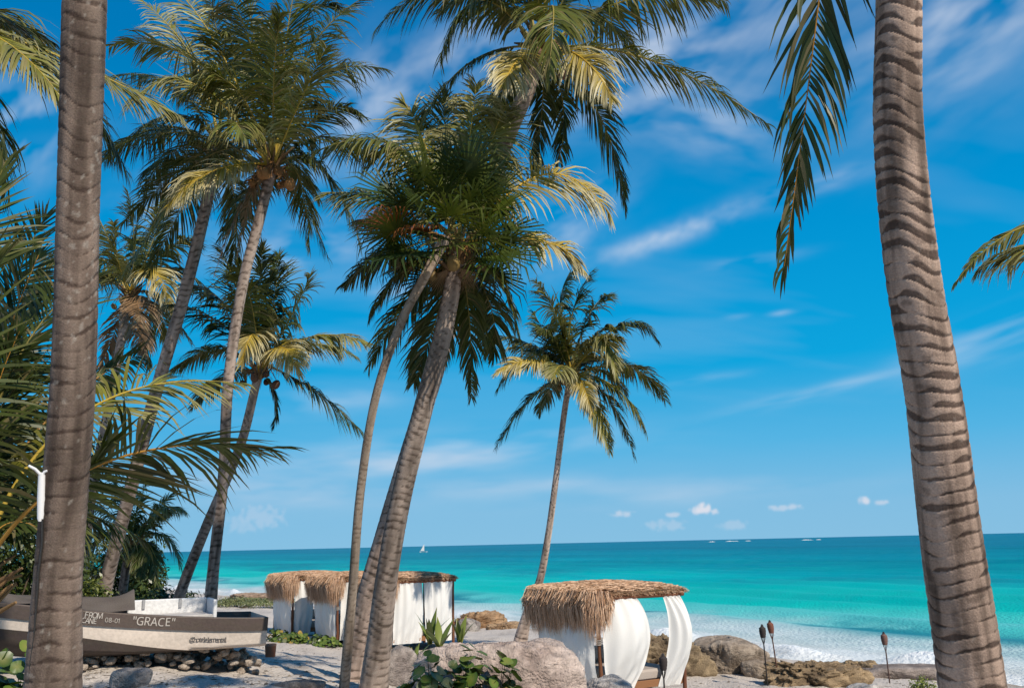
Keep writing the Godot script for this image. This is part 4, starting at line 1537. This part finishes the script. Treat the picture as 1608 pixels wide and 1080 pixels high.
# ---------------------------------------------------------------- everything
func _ready() -> void:
	noise.noise_type = FastNoiseLite.TYPE_SIMPLEX_SMOOTH
	noise.fractal_type = FastNoiseLite.FRACTAL_NONE
	noise.frequency = 0.01
	noise.seed = 5
	fbm.noise_type = FastNoiseLite.TYPE_SIMPLEX_SMOOTH
	fbm.fractal_octaves = 4
	fbm.frequency = 0.01
	fbm.seed = 8
	ridge.noise_type = FastNoiseLite.TYPE_SIMPLEX_SMOOTH
	ridge.fractal_type = FastNoiseLite.FRACTAL_RIDGED
	ridge.fractal_octaves = 3
	ridge.frequency = 0.01
	ridge.seed = 12

	# camera
	var cam := Camera3D.new()
	cam.name = "camera"
	add_child(cam)
	cam.position = CAM
	cam.rotation_degrees = Vector3(12.7, 0.0, -1.28)
	cam.fov = FOV
	cam.near = 0.1
	cam.far = 20000.0
	cam.current = true
	cam_basis = cam.basis
	focal = 540.0 / tan(deg_to_rad(FOV * 0.5))
	# sky and exposure
	var env := Environment.new()
	env.background_mode = Environment.BG_SKY
	env.sky = make_sky()
	env.tonemap_mode = Environment.TONE_MAPPER_LINEAR
	env.tonemap_exposure = 1.26
	env.background_energy_multiplier = 0.85
	env.sdfgi_enabled = true
	env.ssao_enabled = true
	env.ssil_enabled = true
	var we := WorldEnvironment.new()
	we.name = "environment"
	we.environment = env
	add_child(we)
	# sun: high, behind the viewer's right shoulder
	var sun := DirectionalLight3D.new()
	sun.name = "sun"
	sun.light_color = Color(1.0, 0.955, 0.88)
	sun.light_energy = 1.35
	sun.light_angular_distance = 0.5
	sun.shadow_enabled = true
	sun.rotation_degrees = Vector3(-42.0, 41.0, 0.0)
	add_child(sun)

	make_materials()
	build_ground()
	build_sea()
	print("ground and sea")
	build_palms()
	print("palms")
	build_rocks()
	build_daybeds()
	build_boat()
	build_plants()
	build_small()
	print("done")

func build_daybeds() -> void:
	make_thatch()
	var turn := deg_to_rad(31.0)
	var near := at(945, 1098, 17.0)
	var fronts := [["front", 0.12, 0.95, 0.1, 0.75, 0.10, 0.32, 0.30, 0.12], ["front", 1.62, 2.08, 1.40, 1.92, -0.14, 0.26, 0.30, 0.10]]
	daybed("nearest thatched daybed, its white curtains billowing open beside the boulder", near, turn, fronts + [["weather", 0.06, 1.1, 0.05, 0.8, 0.02, 0.10, 0.28, 0.05], ["weather", 1.1, 2.05, 0.95, 2.0, 0.05, 0.05, 0.22, 0.06]])
	var c3 := at(613, 1016, 26.5)
	daybed("thatched daybed with two flat white curtains behind the thick leaning trunk", c3, turn, [["front", 0.06, 1.02, 0.06, 1.0, 0.0, 0.05, 0.08, 0.06], ["front", 1.08, 2.06, 1.16, 2.04, 0.0, 0.0, 0.06, 0.06], ["weather", 0.05, 1.0, 0.05, 0.9, 0.0, 0.1, 0.12, 0.06], ["weather", 1.05, 2.0, 1.0, 2.0, 0.0, 0.0, 0.12, 0.06]])
	var c2 := at(529, 1009, 28.0)
	daybed("thatched daybed seen just beside the thin leaning trunk, curtains closed", c2, turn, [["front", 0.08, 0.85, 0.06, 0.8, 0.0, 0.12, 0.10, 0.06], ["front", 1.2, 2.0, 1.3, 2.0, 0.0, 0.0, 0.08, 0.06], ["weather", 0.05, 1.0, 0.05, 1.0, 0.0, 0.06, 0.14, 0.06], ["weather", 1.0, 2.05, 0.95, 2.0, 0.03, 0.05, 0.12, 0.06]])
	var c1 := at(458, 999, 30.5)
	daybed("farthest thatched daybed, standing next to the green ground cover", c1, turn, [["front", 0.05, 0.65, 0.05, 0.62, 0.0, 0.08, 0.10, 0.06], ["front", 1.4, 2.0, 1.4, 2.0, 0.0, 0.0, 0.08, 0.06], ["weather", 0.05, 1.0, 0.05, 0.95, 0.0, 0.06, 0.14, 0.06], ["weather", 1.0, 2.05, 0.95, 2.0, 0.03, 0.05, 0.12, 0.06]])

func build_palms() -> void:
	var near_leafs := {"pairs": 118, "width": 0.0165}
	# P1 thick near trunk on the left
	palm("coconut_palm", "thick grey near palm trunk with a white lamp strapped to it", [[66, 1270, 5.75], [82, 1080, 5.7], [91, 900, 5.7], [114, 600, 5.7], [122, 320, 5.7], [131, 30, 5.7], [138, -260, 5.7], [144, -600, 5.7], [148, -1000, 5.7]], [0.20, 0.168, 0.142, 0.132, 0.126, 0.130, 0.130, 0.128, 0.13], [
		[-90, -1080, -300, -700, 0.3, 0.5, 1], [330, -1100, 560, -800, 0.4, 0.6, 1]],
		{"thin": 1.0, "step": 0.012, "sides": 72, "spacing": 0.105, "light": Color(0.25, 0.185, 0.15), "dark": Color(0.11, 0.075, 0.06), "scar": 0.4, "seed": 1.3, "lichen": 0.4, "extra": 14, "low": -0.1, "reach": 3.2, "leafs": near_leafs})
	# P2 thick banded trunk on the right
	palm("coconut_palm", "thick pale palm trunk ringed with dark bands, nearest to the sea", [[1556, 1290, 5.5], [1528, 1080, 5.5], [1492, 830, 5.5], [1466, 620, 5.5], [1432, 420, 5.5], [1411, 200, 5.5], [1412, 0, 5.5], [1408, -250, 5.5], [1402, -550, 5.5], [1388, -930, 5.5]], [0.215, 0.193, 0.176, 0.160, 0.156, 0.142, 0.131, 0.130, 0.13, 0.13], [
		[1310, -200, 1232, 418, 0.15, 0.25, 5, {"droop": 2.2, "leaf": 0.7, "torn": 0.13, "pairs": 130, "twist": 0.9, "vee": 0.0, "width": 0.018, "rib": 0.45}],  # hanging frond: darkest tone puts its shade into the leaf colour
		[1500, -1130, 1700, -850, 0.6, 1.0, 1], [1290, -1130, 1180, -850, -0.3, -0.6, 0]],
		{"thin": 1.0, "step": 0.0075, "sides": 116, "spacing": 0.092, "light": Color(0.50, 0.36, 0.285), "dark": Color(0.12, 0.082, 0.066), "scar": 1.0, "seed": 2.7, "lichen": 0.15, "extra": 9, "low": -0.2, "reach": 2.8, "leafs": near_leafs})
	# P3 tall palm, large crown at upper left
	palm("coconut_palm", "tall palm with a bushy crown and orange fruit stalks, upper left, straight slim trunk", [[326, 985, 18.0], [335, 890, 18.0], [350, 750, 18.0], [358, 600, 18.0], [380, 450, 18.0], [408, 340, 18.0], [427, 262, 18.0]], [0.20, 0.155, 0.145, 0.142, 0.14, 0.14, 0.15], [
		[335, 268, 264, 322, -0.8, -1.0, 3, {"fold": 0.1}], [285, 208, 155, 245, 0.3, 0.5, 0], [320, 105, 172, 70, 0.2, 0.6, 1], [340, 70, 250, -40, 0.9, 1.4, 2],
		[405, 90, 372, -60, 0.6, 0.6, 0], [445, 90, 470, -60, 0.2, 0.2, 1], [480, 90, 575, -5, 0.0, -0.2, 2], [495, 130, 604, 108, 0.4, 0.8, 1], [475, 150, 512, 75, -1.0, -1.4, 2, {"leaf": 0.9}],
		[505, 262, 566, 385, 0.2, 0.4, 0], [470, 280, 486, 392, 1.0, 1.4, 1], [395, 300, 345, 372, 0.8, 1.0, 0], [350, 235, 262, 300, 0.9, 1.6, 0], [380, 320, 336, 432, -0.2, -0.2, 4, {"torn": 0.4, "leaf": 0.4}], [395, 300, 372, 405, 0.3, 0.4, 4, {"torn": 0.4, "leaf": 0.45}],
		[500, 215, 585, 250, 0.6, 1.2, 0], [360, 130, 280, 160, -0.6, -1.0, 1], [300, 130, 195, 175, -0.5, -0.9, 2], [430, 120, 440, 20, -1.2, -2.2, 1], [390, 60, 330, -40, -0.6, -1.0, 0], [470, 50, 530, 10, 1.0, 1.5, 0], [375, 195, 385, 215, -1.5, -2.4, 1]],
		{"nuts": 12, "nut_color": Color(0.40, 0.19, 0.06), "stalks": 7, "extra": 2, "reach": 3.0, "turn": 0.4})
	# P4 second tall palm behind
	palm("coconut_palm", "tall palm leaning across behind the slim-trunked one, its crown half hidden", [[150, 975, 20.0], [172, 890, 20.0], [204, 770, 20.0], [243, 620, 20.0], [287, 470, 20.0], [318, 345, 20.0], [342, 232, 20.0]], [0.24, 0.20, 0.19, 0.185, 0.18, 0.17, 0.17], [
		[268, 320, 160, 482, -0.5, -0.8, 1], [290, 260, 190, 350, 0.4, 0.6, 0], [255, 200, 150, 262, 0.5, 0.8, 0], [265, 130, 165, 125, 0.6, 1.0, 0], [300, 90, 220, 0, 0.5, 0.8, 2], [345, 90, 320, -30, 0.4, 0.5, 1],
		[395, 120, 430, 20, 0.8, 1.2, 0], [430, 220, 500, 310, 0.8, 1.4, 0], [300, 300, 230, 430, 1.0, 1.4, 0], [370, 330, 360, 430, 1.0, 1.2, 1], [280, 180, 200, 215, -0.6, -1.0, 0]],
		{"extra": 3, "reach": 3.3, "turn": 1.3, "stalks": 3, "nuts": 5})
	# P5 mid palm with a yellow right-hand frond
	palm("coconut_palm", "shorter leaning palm whose trunk crosses the slim straight one", [[262, 985, 20.5], [285, 925, 20.5], [322, 830, 20.5], [350, 765, 20.5], [380, 690, 20.5], [400, 610, 20.5], [408, 578, 20.5]], [0.19, 0.165, 0.15, 0.145, 0.14, 0.13, 0.13], [
		[407, 470, 412, 388, 0.3, 0.5, 0, {"leaf": 0.85}], [378, 470, 345, 385, 0.4, 0.7, 1], [430, 470, 437, 400, 0.6, 1.2, 0], [455, 500, 487, 432, -0.3, -0.5, 2], [490, 528, 578, 540, -0.4, -0.6, 2], [480, 540, 560, 560, 0.4, 0.8, 1],
		[500, 618, 570, 682, 0.1, 0.1, 0], [432, 625, 428, 672, 0.2, 0.2, 0], [340, 548, 262, 588, 0.2, 0.3, 1], [335, 500, 262, 478, 0.4, 0.8, 0], [398, 525, 378, 572, -1.2, -1.6, 3, {"vee": 0.0, "fold": 0.0}], [440, 545, 470, 585, -1.2, -1.7, 3], [345, 470, 290, 450, 0.7, 1.0, 0], [352, 590, 300, 640, 0.5, 0.8, 0], [395, 480, 372, 420, -0.5, -0.9, 1]],
		{"nuts": 6, "nut_color": Color(0.16, 0.08, 0.05), "stalks": 3, "leafs": {"width": 0.025}})
	# P6 far left palm
	palm("coconut_palm", "distant palm showing between the thick grey trunk and the leaning one", [[120, 960, 25.0], [140, 800, 25.0], [160, 690, 25.0], [178, 600, 25.0], [192, 520, 25.0], [203, 462, 25.0]], [0.22, 0.18, 0.17, 0.16, 0.15, 0.15], [
		[240, 425, 270, 492, -0.6, -1.0, 3], [210, 385, 200, 300, 0.2, 0.4, 1], [235, 390, 262, 310, 0.5, 0.8, 1], [265, 420, 335, 462, 0.3, 0.6, 0], [150, 400, 72, 398, 0.3, 0.6, 1], [160, 430, 85, 480, 0.2, 0.3, 2], [180, 520, 150, 590, 0.2, 0.3, 4, {"torn": 0.35}], [225, 510, 232, 580, 0.3, 0.4, 0], [250, 470, 300, 540, 0.4, 0.7, 0], [165, 365, 130, 300, 0.4, 0.7, 0], [185, 410, 178, 350, -0.8, -1.4, 2], [130, 440, 80, 520, 0.8, 1.2, 0]],
		{"stalks": 2, "nuts": 4, "extra": 4, "reach": 3.0, "leafs": {"width": 0.027}})
	# P7 lone palm by the shore
	palm("coconut_palm", "lone palm by the shore behind the nearest daybed", [[815, 1002, 26.0], [826, 972, 26.0], [848, 910, 26.0], [861, 840, 26.0], [872, 760, 26.0], [886, 650, 26.0], [896, 590, 26.0]], [0.34, 0.21, 0.15, 0.13, 0.12, 0.115, 0.12], [
		[897, 500, 928, 428, 0.2, 0.4, 0, {"leaf": 1.1}], [878, 505, 842, 442, -0.3, -0.5, 2], [880, 480, 900, 425, 0.6, 1.0, 0], [925, 495, 958, 462, 0.6, 1.0, 0], [975, 510, 1034, 535, 0.2, 0.3, 0, {"leaf": 0.85}], [940, 530, 968, 588, -0.9, -1.4, 2],
		[985, 575, 1044, 628, -0.2, -0.2, 1], [955, 625, 996, 718, 0.0, 0.1, 0, {"leaf": 0.8}], [930, 635, 957, 708, -0.5, -0.7, 2], [912, 600, 930, 648, -1.1, -1.6, 3], [838, 622, 780, 700, 0.1, 0.1, 0], [840, 565, 780, 585, -0.5, -0.8, 3], [832, 540, 754, 524, 0.3, 0.5, 1], [862, 535, 838, 490, 0.5, 0.9, 0], [850, 550, 800, 545, 0.9, 1.5, 0], [945, 560, 990, 590, 0.8, 1.3, 0]],
		{"stalks": 4, "nuts": 5, "light": Color(0.62, 0.48, 0.40), "scar": 0.4, "extra": 9, "low": -0.4, "reach": 2.6, "leafs": {"width": 0.028}})
	# P8 thick leaning trunk in the middle
	palm("coconut_palm", "thick leaning palm trunk in the middle with a dark drooping crown", [[586, 1072, 12.5], [596, 1000, 12.5], [608, 900, 12.5], [630, 780, 12.55], [662, 650, 12.6], [694, 530, 12.65], [712, 440, 12.7], [718, 395, 12.7]], [0.29, 0.235, 0.205, 0.19, 0.185, 0.175, 0.16, 0.15], [
		[612, 400, 538, 447, 0.3, 0.4, 0, {"droop": 1.5}], [640, 420, 580, 497, -0.2, -0.3, 0, {"droop": 1.5}], [645, 470, 580, 572, 0.1, 0.2, 0, {"droop": 1.4}], [685, 500, 650, 600, 0.5, 0.6, 0, {"droop": 1.4}], [736, 490, 740, 622, 0.2, 0.3, 0, {"leaf": 0.55}], [785, 440, 818, 548, -0.2, -0.3, 1, {"leaf": 0.45}],
		[610, 312, 508, 305, 0.9, 1.3, 2], [630, 235, 494, 238, 0.5, 0.8, 1, {"droop": 1.4}], [672, 240, 634, 160, 0.9, 1.3, 2], [735, 240, 748, 132, 0.7, 1.0, 2], [762, 250, 795, 165, 0.8, 1.2, 2], [850, 275, 958, 336, 0.6, 0.9, 3], [852, 378, 916, 424, 0.3, 0.5, 3], [700, 250, 700, 150, 1.2, 1.8, 1], [770, 480, 775, 560, 0.8, 1.2, 0], [640, 350, 560, 345, 0.9, 1.4, 0]],
		{"step": 0.022, "sides": 36, "spacing": 0.10, "scar": 0.55, "stalks": 4, "nuts": 4, "light": Color(0.41, 0.325, 0.275), "seed": 6.1})
	# P9 tall palm rising behind it to the top of the picture
	palm("coconut_palm", "tallest middle palm, crown at the top, trunk rising behind the fan palm", [[556, 1030, 14.2], [575, 950, 14.2], [602, 850, 14.2], [640, 720, 14.2], [690, 560, 14.2], [740, 390, 14.2], [790, 232, 14.2], [828, 140, 14.2], [846, 78, 14.2]], [0.29, 0.245, 0.215, 0.20, 0.19, 0.185, 0.18, 0.17, 0.17], [
		[1015, 92, 1206, 195, -0.3, -0.5, 1, {"leaf": 0.85, "droop": 1.5}], [938, 175, 982, 325, 0.3, 0.4, 0, {"leaf": 0.8}], [985, 0, 1140, 2, 0.4, 0.8, 1, {"droop": 1.7}], [735, 100, 658, 205, -0.4, -0.6, 1, {"leaf": 0.35, "droop": 1.8}], [720, -20, 590, 45, 0.0, 0.0, 0, {"droop": 1.7}], [755, 0, 690, 95, -0.8, -1.2, 1, {"droop": 1.6}], [852, 160, 838, 275, 0.4, 0.5, 0, {"leaf": 0.55}], [885, 170, 868, 285, 0.8, 1.0, 0, {"leaf": 0.5}], [815, 92, 790, 135, -1.3, -1.9, 3, {"vee": 0.0}],
		[905, 85, 962, 155, -1.2, -1.7, 3], [868, 10, 862, 110, -1.6, -2.4, 1], [800, -100, 740, -160, 0.2, 0.3, 1], [880, -110, 930, -200, 0.2, 0.3, 1], [930, -60, 1010, -90, 0.3, 0.7, 0], [790, -60, 700, -60, 0.5, 0.9, 0], [840, -90, 820, -150, -1.0, -2.0, 1], [800, 130, 770, 230, 0.6, 0.9, 0], [780, -10, 690, 20, 0.9, 1.6, 0], [920, 20, 1000, 80, 0.9, 1.6, 0]],
		{"step": 0.022, "sides": 36, "spacing": 0.12, "scar": 0.6, "stalks": 5, "nuts": 7, "nut_color": Color(0.2, 0.1, 0.06), "light": Color(0.50, 0.38, 0.32), "seed": 7.9, "leafs": {"pairs": 116}})
	fan_palm()
	# young stemless palm whose long leaves fill the left edge
	palm("young_palm", "young stemless palm with long arching leaves behind the thick grey trunk", [[-62, 1120, 7.2], [-55, 1010, 7.2], [-48, 935, 7.2]], [0.16, 0.15, 0.13], [
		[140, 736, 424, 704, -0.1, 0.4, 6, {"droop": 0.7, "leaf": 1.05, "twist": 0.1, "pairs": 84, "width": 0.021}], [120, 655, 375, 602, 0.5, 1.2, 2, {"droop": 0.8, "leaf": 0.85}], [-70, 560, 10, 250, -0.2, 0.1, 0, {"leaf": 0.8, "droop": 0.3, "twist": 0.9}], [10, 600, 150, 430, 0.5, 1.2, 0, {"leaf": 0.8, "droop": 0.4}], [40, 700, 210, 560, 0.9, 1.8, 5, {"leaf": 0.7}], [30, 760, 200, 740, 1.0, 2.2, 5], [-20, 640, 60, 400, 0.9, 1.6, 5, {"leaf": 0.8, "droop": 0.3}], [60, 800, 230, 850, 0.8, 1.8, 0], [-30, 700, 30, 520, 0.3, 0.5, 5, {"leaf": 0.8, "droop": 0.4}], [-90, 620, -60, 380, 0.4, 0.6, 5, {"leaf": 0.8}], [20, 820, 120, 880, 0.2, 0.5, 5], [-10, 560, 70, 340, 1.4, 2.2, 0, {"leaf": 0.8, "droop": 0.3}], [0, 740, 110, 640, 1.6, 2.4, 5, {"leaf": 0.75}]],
		{"group": "young palms", "stalks": 0, "leafs": {"pairs": 84, "width": 0.019, "start": 0.22}})
	# palm outside the frame, upper left: only its leaf ends reach in
	palm("coconut_palm", "palm outside the picture on the left, only its leaf tips showing", [[-330, 1100, 10.5], [-290, 800, 10.5], [-230, 450, 10.5], [-170, 120, 10.5], [-150, 20, 10.5]], [0.22, 0.18, 0.165, 0.16, 0.16], [
		[-10, 55, 98, 158, -0.2, -0.3, 2, {"droop": 1.3}], [90, 88, 278, 182, 0.6, 0.9, 2, {"droop": 1.3}], [-40, 130, 14, 320, 0.0, 0.2, 0], [-20, 20, 90, 70, 0.9, 1.6, 0], [-60, -60, 20, -70, 0.2, 0.4, 1], [-60, 160, -30, 330, 0.5, 0.8, 1]],
		{"extra": 8, "reach": 3.4})
	# palm outside the frame on the right
	palm("coconut_palm", "palm outside the picture on the right, one leaf tip reaching in", [[1905, 1150, 9.0], [1890, 900, 9.0], [1865, 620, 9.0], [1850, 430, 9.0]], [0.2, 0.17, 0.16, 0.15], [
		[1655, 345, 1502, 442, 0.0, 0.1, 2, {"leaf": 0.35, "droop": 1.2}], [1900, 250, 1930, 100, 0.3, 0.5, 1], [1780, 250, 1720, 120, 0.8, 1.4, 0], [1990, 360, 2090, 420, 0.2, 0.3, 1]],
		{"extra": 6, "low": 0.2, "reach": 2.2, "turn": 0.3})
	# small palm among the shrubs at left
	palm("young_palm", "small bright palm growing among the dark shrubs behind the boat", [[190, 940, 23.0], [196, 900, 23.0], [204, 862, 23.0]], [0.16, 0.15, 0.13], [
		[250, 800, 292, 805, 0.1, 0.2, 2], [255, 840, 286, 895, 0.0, 0.1, 1], [215, 800, 235, 745, 0.2, 0.3, 1], [170, 805, 130, 790, 0.2, 0.3, 1], [165, 840, 132, 890, -0.2, -0.3, 0], [230, 860, 245, 915, -0.6, -1.0, 0], [190, 790, 170, 740, 0.3, 0.4, 0], [235, 815, 270, 775, 0.6, 1.0, 1]],
		{"group": "young palms", "stalks": 0, "extra": 5, "reach": 1.7})

func build_rocks() -> void:
	var pale1 := Color(0.37, 0.285, 0.25)
	var pale2 := Color(0.60, 0.49, 0.435)
	var br1 := Color(0.16, 0.115, 0.075)
	var br2 := Color(0.42, 0.30, 0.18)
	var g := "limestone rocks on the beach"
	var b := at(775, 1100, 9.8)
	b.y = ground_h(b.x, b.z)
	rock("large pitted pinkish boulder in the foreground with leafy shrub in front", b, Vector3(1.85, 1.35, 1.3), 1.0, pale1, pale2, 0.75, 0.2, 0.30, g)
	var b2 := ground_spot(622, 1074)
	rock("rounded grey rock leaning against the thick middle trunk's foot", b2, Vector3(0.62, 0.75, 0.6), 2.0, Color(0.24, 0.2, 0.185), Color(0.38, 0.33, 0.30), 0.5, 0.8, 0.2, g)
	var b3 := at(955, 1096, 14.5)
	b3.y = ground_h(b3.x, b3.z)
	rock("small craggy grey rock at the foot of the nearest daybed", b3, Vector3(0.8, 0.62, 0.7), 3.0, Color(0.30, 0.27, 0.26), Color(0.55, 0.51, 0.48), 1.2, 0.4, 0.15, g)
	var b4 := ground_spot(1148, 1052)
	rock("broad tan boulder just beside the nearest daybed's open curtain", b4, Vector3(1.75, 0.95, 1.5), 4.0, Color(0.22, 0.17, 0.13), Color(0.44, 0.36, 0.29), 0.55, 0.5, 0.25, g)
	rock("dark porous rock seen through the nearest daybed's curtain gap", at(1045, 1050, 21.5) * Vector3(1, 0, 1) + Vector3.UP * 0.7, Vector3(1.8, 1.25, 1.2), 5.0, br1, Color(0.36, 0.27, 0.17), 2.4, 0.1, 0.25, g)
	var b5 := ground_spot(1285, 1075)
	rock("rugged brown porous rock behind the pair of torches", b5, Vector3(1.9, 0.66, 1.2), 6.0, br1, br2, 3.0, 0.2, 0.3, g)
	rock("ochre rock edge joining the rugged brown porous rock", ground_spot(1350, 1062), Vector3(1.2, 0.5, 0.9), 7.0, br1, Color(0.46, 0.33, 0.19), 2.6, 1.1, 0.3, g)
	var b6 := at(1362, 1098, 15.5)
	b6.y = ground_h(b6.x, b6.z)
	rock("smooth pale rounded rock below the single torch", b6, Vector3(0.72, 0.7, 0.65), 8.0, Color(0.36, 0.33, 0.31), Color(0.54, 0.50, 0.47), 0.4, 0.3, 0.2, g)
	rock("long flat grey rock shelf behind the single torch", ground_spot(1435, 1064), Vector3(2.8, 0.42, 1.3), 9.0, Color(0.26, 0.21, 0.185), Color(0.42, 0.35, 0.31), 0.5, -0.1, 0.3, g)
	rock("small dark rock at the right edge by the surf", ground_spot(1592, 1072), Vector3(0.8, 0.5, 0.7), 10.0, Color(0.18, 0.14, 0.12), Color(0.36, 0.3, 0.27), 1.0, 0.0, 0.3, g)
	rock("low orange-brown rock by the water behind the flat-curtained daybed", at(752, 985, 37.5) * Vector3(1, 0, 1) + Vector3.UP * 0.45, Vector3(2.1, 0.95, 1.4), 11.0, Color(0.26, 0.15, 0.08), Color(0.46, 0.30, 0.18), 2.2, 0.4, 0.3, g)
	rock("smaller orange-brown rock running into the water beside the lone palm", at(795, 995, 36.0) * Vector3(1, 0, 1) + Vector3.UP * 0.4, Vector3(1.6, 0.6, 1.1), 18.0, Color(0.26, 0.16, 0.09), Color(0.46, 0.32, 0.2), 2.2, 0.9, 0.3, g)
	rock("grey stone showing between boulder and flat-curtained daybed", ground_spot(735, 990), Vector3(0.9, 0.6, 0.7), 12.0, Color(0.22, 0.19, 0.18), Color(0.42, 0.38, 0.35), 0.8, 0.4, 0.3, g)
	rock("low brown rock line past the green ground cover", ground_spot(408, 946), Vector3(3.4, 0.8, 1.6), 13.0, Color(0.26, 0.18, 0.13), Color(0.42, 0.31, 0.24), 1.4, 0.3, 0.3, g)
	rock("small tan rock between the broad tan boulder and the torch pair", ground_spot(1195, 1062), Vector3(1.0, 0.6, 0.8), 14.0, Color(0.24, 0.18, 0.13), Color(0.44, 0.36, 0.29), 0.8, 0.9, 0.3, g)
	rock("half-buried grey log-like stone in the shaded sand at the bottom edge", ground_spot(468, 1082), Vector3(0.62, 0.16, 0.2), 15.0, Color(0.22, 0.19, 0.18), Color(0.36, 0.31, 0.28), 0.6, 0.2, 0.35, g)
	rock("low pale stone beside the round-leaved shrub near the thick grey trunk", ground_spot(205, 1080), Vector3(0.45, 0.3, 0.35), 16.0, Color(0.3, 0.27, 0.26), Color(0.46, 0.41, 0.38), 0.6, 0.2, 0.25, g)

func build_plants() -> void:
	var side := at(668, 1130, 8.8)
	side.y = ground_h(side.x, side.z)
	leaf_bush("darker half of the round-leaved shrub, nearest the thick middle trunk", side, Vector3(0.45, 0.80, 0.32), 280, 0.072, 17, "round-leaved shrubs")
	var front := at(745, 1130, 8.9)
	front.y = ground_h(front.x, front.z)
	leaf_bush("dense round-leaved green shrub in front of the pitted boulder", front, Vector3(0.72, 0.84, 0.32), 298, 0.075, 11, "round-leaved shrubs")
	var up := at(820, 1062, 9.1)
	leaf_bush("small sprig of round bright leaves climbing the boulder's face", Vector3(up.x, ground_h(up.x, up.z), up.z), Vector3(0.2, 0.62, 0.12), 46, 0.06, 12, "round-leaved shrubs")
	var c1 := ground_spot(450, 1009)
	leaf_bush("low dark green leafy plant beside the terracotta pot", c1, Vector3(0.75, 0.42, 0.5), 230, 0.075, 13, "round-leaved shrubs")
	var c2 := ground_spot(510, 1014)
	leaf_bush("low dark green leafy plant against the thin leaning trunk", c2, Vector3(0.5, 0.36, 0.4), 150, 0.07, 14, "round-leaved shrubs")
	var c3 := at(150, 1120, 7.2)
	c3.y = ground_h(c3.x, c3.z)
	leaf_bush("little round-leaved plant just beside the thick grey trunk's foot", c3, Vector3(0.2, 0.72, 0.2), 60, 0.065, 15, "round-leaved shrubs")
	var c4 := at(0, 1110, 7.2)
	c4.y = ground_h(c4.x, c4.z)
	leaf_bush("dark leafy plant in the bottom corner behind the thick grey trunk", c4, Vector3(0.5, 0.98, 0.3), 220, 0.07, 16, "round-leaved shrubs")
	strap_plant("tallest spiky plant with upright leaves at the boulder's end", ground_spot(648, 1052) + Vector3(0, 0.05, 0), 9, 0.62, 5, 0.75)
	strap_plant("short spiky plant sprouting behind the boulder's middle", at(722, 1012, 11.5), 6, 0.4, 8, 0.5)
	strap_plant("small spiky sprig behind the boulder in front of the flat curtain", at(675, 1012, 11.5), 6, 0.5, 3, 0.5)
	strap_plant("slim spiky sprig just beside the tallest spiky plant", at(690, 1020, 11.2), 5, 0.45, 21, 0.6)
	# ground cover and shrubs at the back left
	var gcs := ground_spot(372, 953)
	small_leaf_shrub("ground_cover", "low creeping green ground cover on the sand past the boat", gcs, Vector3(4.4, 0.55, 3.0), 9000, 0.06, Color(0.10, 0.13, 0.05), Color(0.22, 0.22, 0.10), 21, "", "stuff")
	var g := "dark shrubs at the back of the beach"
	small_leaf_shrub("leafy_bush", "dark rounded bush behind the boat's white seat", at(245, 962, 22.5) * Vector3(1, 0, 1) + Vector3.UP * 2.1, Vector3(1.1, 1.0, 0.9), 5200, 0.06, Color(0.025, 0.05, 0.014), Color(0.07, 0.10, 0.025), 22, g)
	small_leaf_shrub("leafy_bush", "tall dense bush behind the small bright palm", at(165, 950, 27.0) * Vector3(1, 0, 1) + Vector3.UP * 2.1, Vector3(2.0, 2.9, 1.4), 8000, 0.085, Color(0.025, 0.05, 0.014), Color(0.08, 0.105, 0.025), 23, g)
	small_leaf_shrub("leafy_bush", "dense dark bush mass left of the thick grey trunk", at(10, 960, 19.0) * Vector3(1, 0, 1) + Vector3.UP * 2.3, Vector3(2.0, 2.6, 1.2), 9000, 0.075, Color(0.022, 0.042, 0.012), Color(0.075, 0.095, 0.02), 24, g)
	small_leaf_shrub("leafy_bush", "yellowish green bush right behind the tarpaulin of the boat", at(128, 955, 18.5) * Vector3(1, 0, 1) + Vector3.UP * 2.3, Vector3(0.9, 1.1, 0.7), 4200, 0.06, Color(0.05, 0.075, 0.016), Color(0.15, 0.16, 0.035), 25, g)
	small_leaf_shrub("leafy_bush", "low yellow-green bush on the rock shelf below the single torch", at(1452, 1092, 16.5) * Vector3(1, 0, 1) + Vector3.UP * 1.0, Vector3(0.3, 0.42, 0.25), 900, 0.03, Color(0.10, 0.13, 0.03), Color(0.24, 0.26, 0.05), 26)

func build_small() -> void:
	build_pot()
	build_lamp()
	build_sailboat()
	build_fence()
	var dk := Color(0.05, 0.042, 0.042)
	var p1 := ground_spot(1206, 1076)
	torch("dark garden torch, left one of the close pair on the rocks", p1, 1.22, Vector3(-0.02, 0, 0), dk)
	var p2 := ground_spot(1224, 1072)
	torch("taller reddish garden torch of the close pair, tilted away", p2, 1.30, Vector3(-0.10, 0, 0), Color(0.17, 0.075, 0.055))
	var p3 := ground_spot(1398, 1072)
	torch("single garden torch in front of the surf", p3, 1.05, Vector3(-0.02, 0, 0), Color(0.17, 0.10, 0.085))
	var p4 := at(1043, 1090, 15.6)
	p4.y = ground_h(p4.x, p4.z)
	torch("dark garden torch standing before the nearest daybed's open side", p4, 1.0, Vector3(0.02, 0, 0), dk)
	breaking_wave(1118, 851, 6.0, 1)
	breaking_wave(1150, 850, 12.0, 2)
	breaking_wave(1175, 849.5, 5.0, 3)
	breaking_wave(1268, 848, 9.0, 4)
	breaking_wave(1286, 847.5, 4.0, 5)
	scatter()
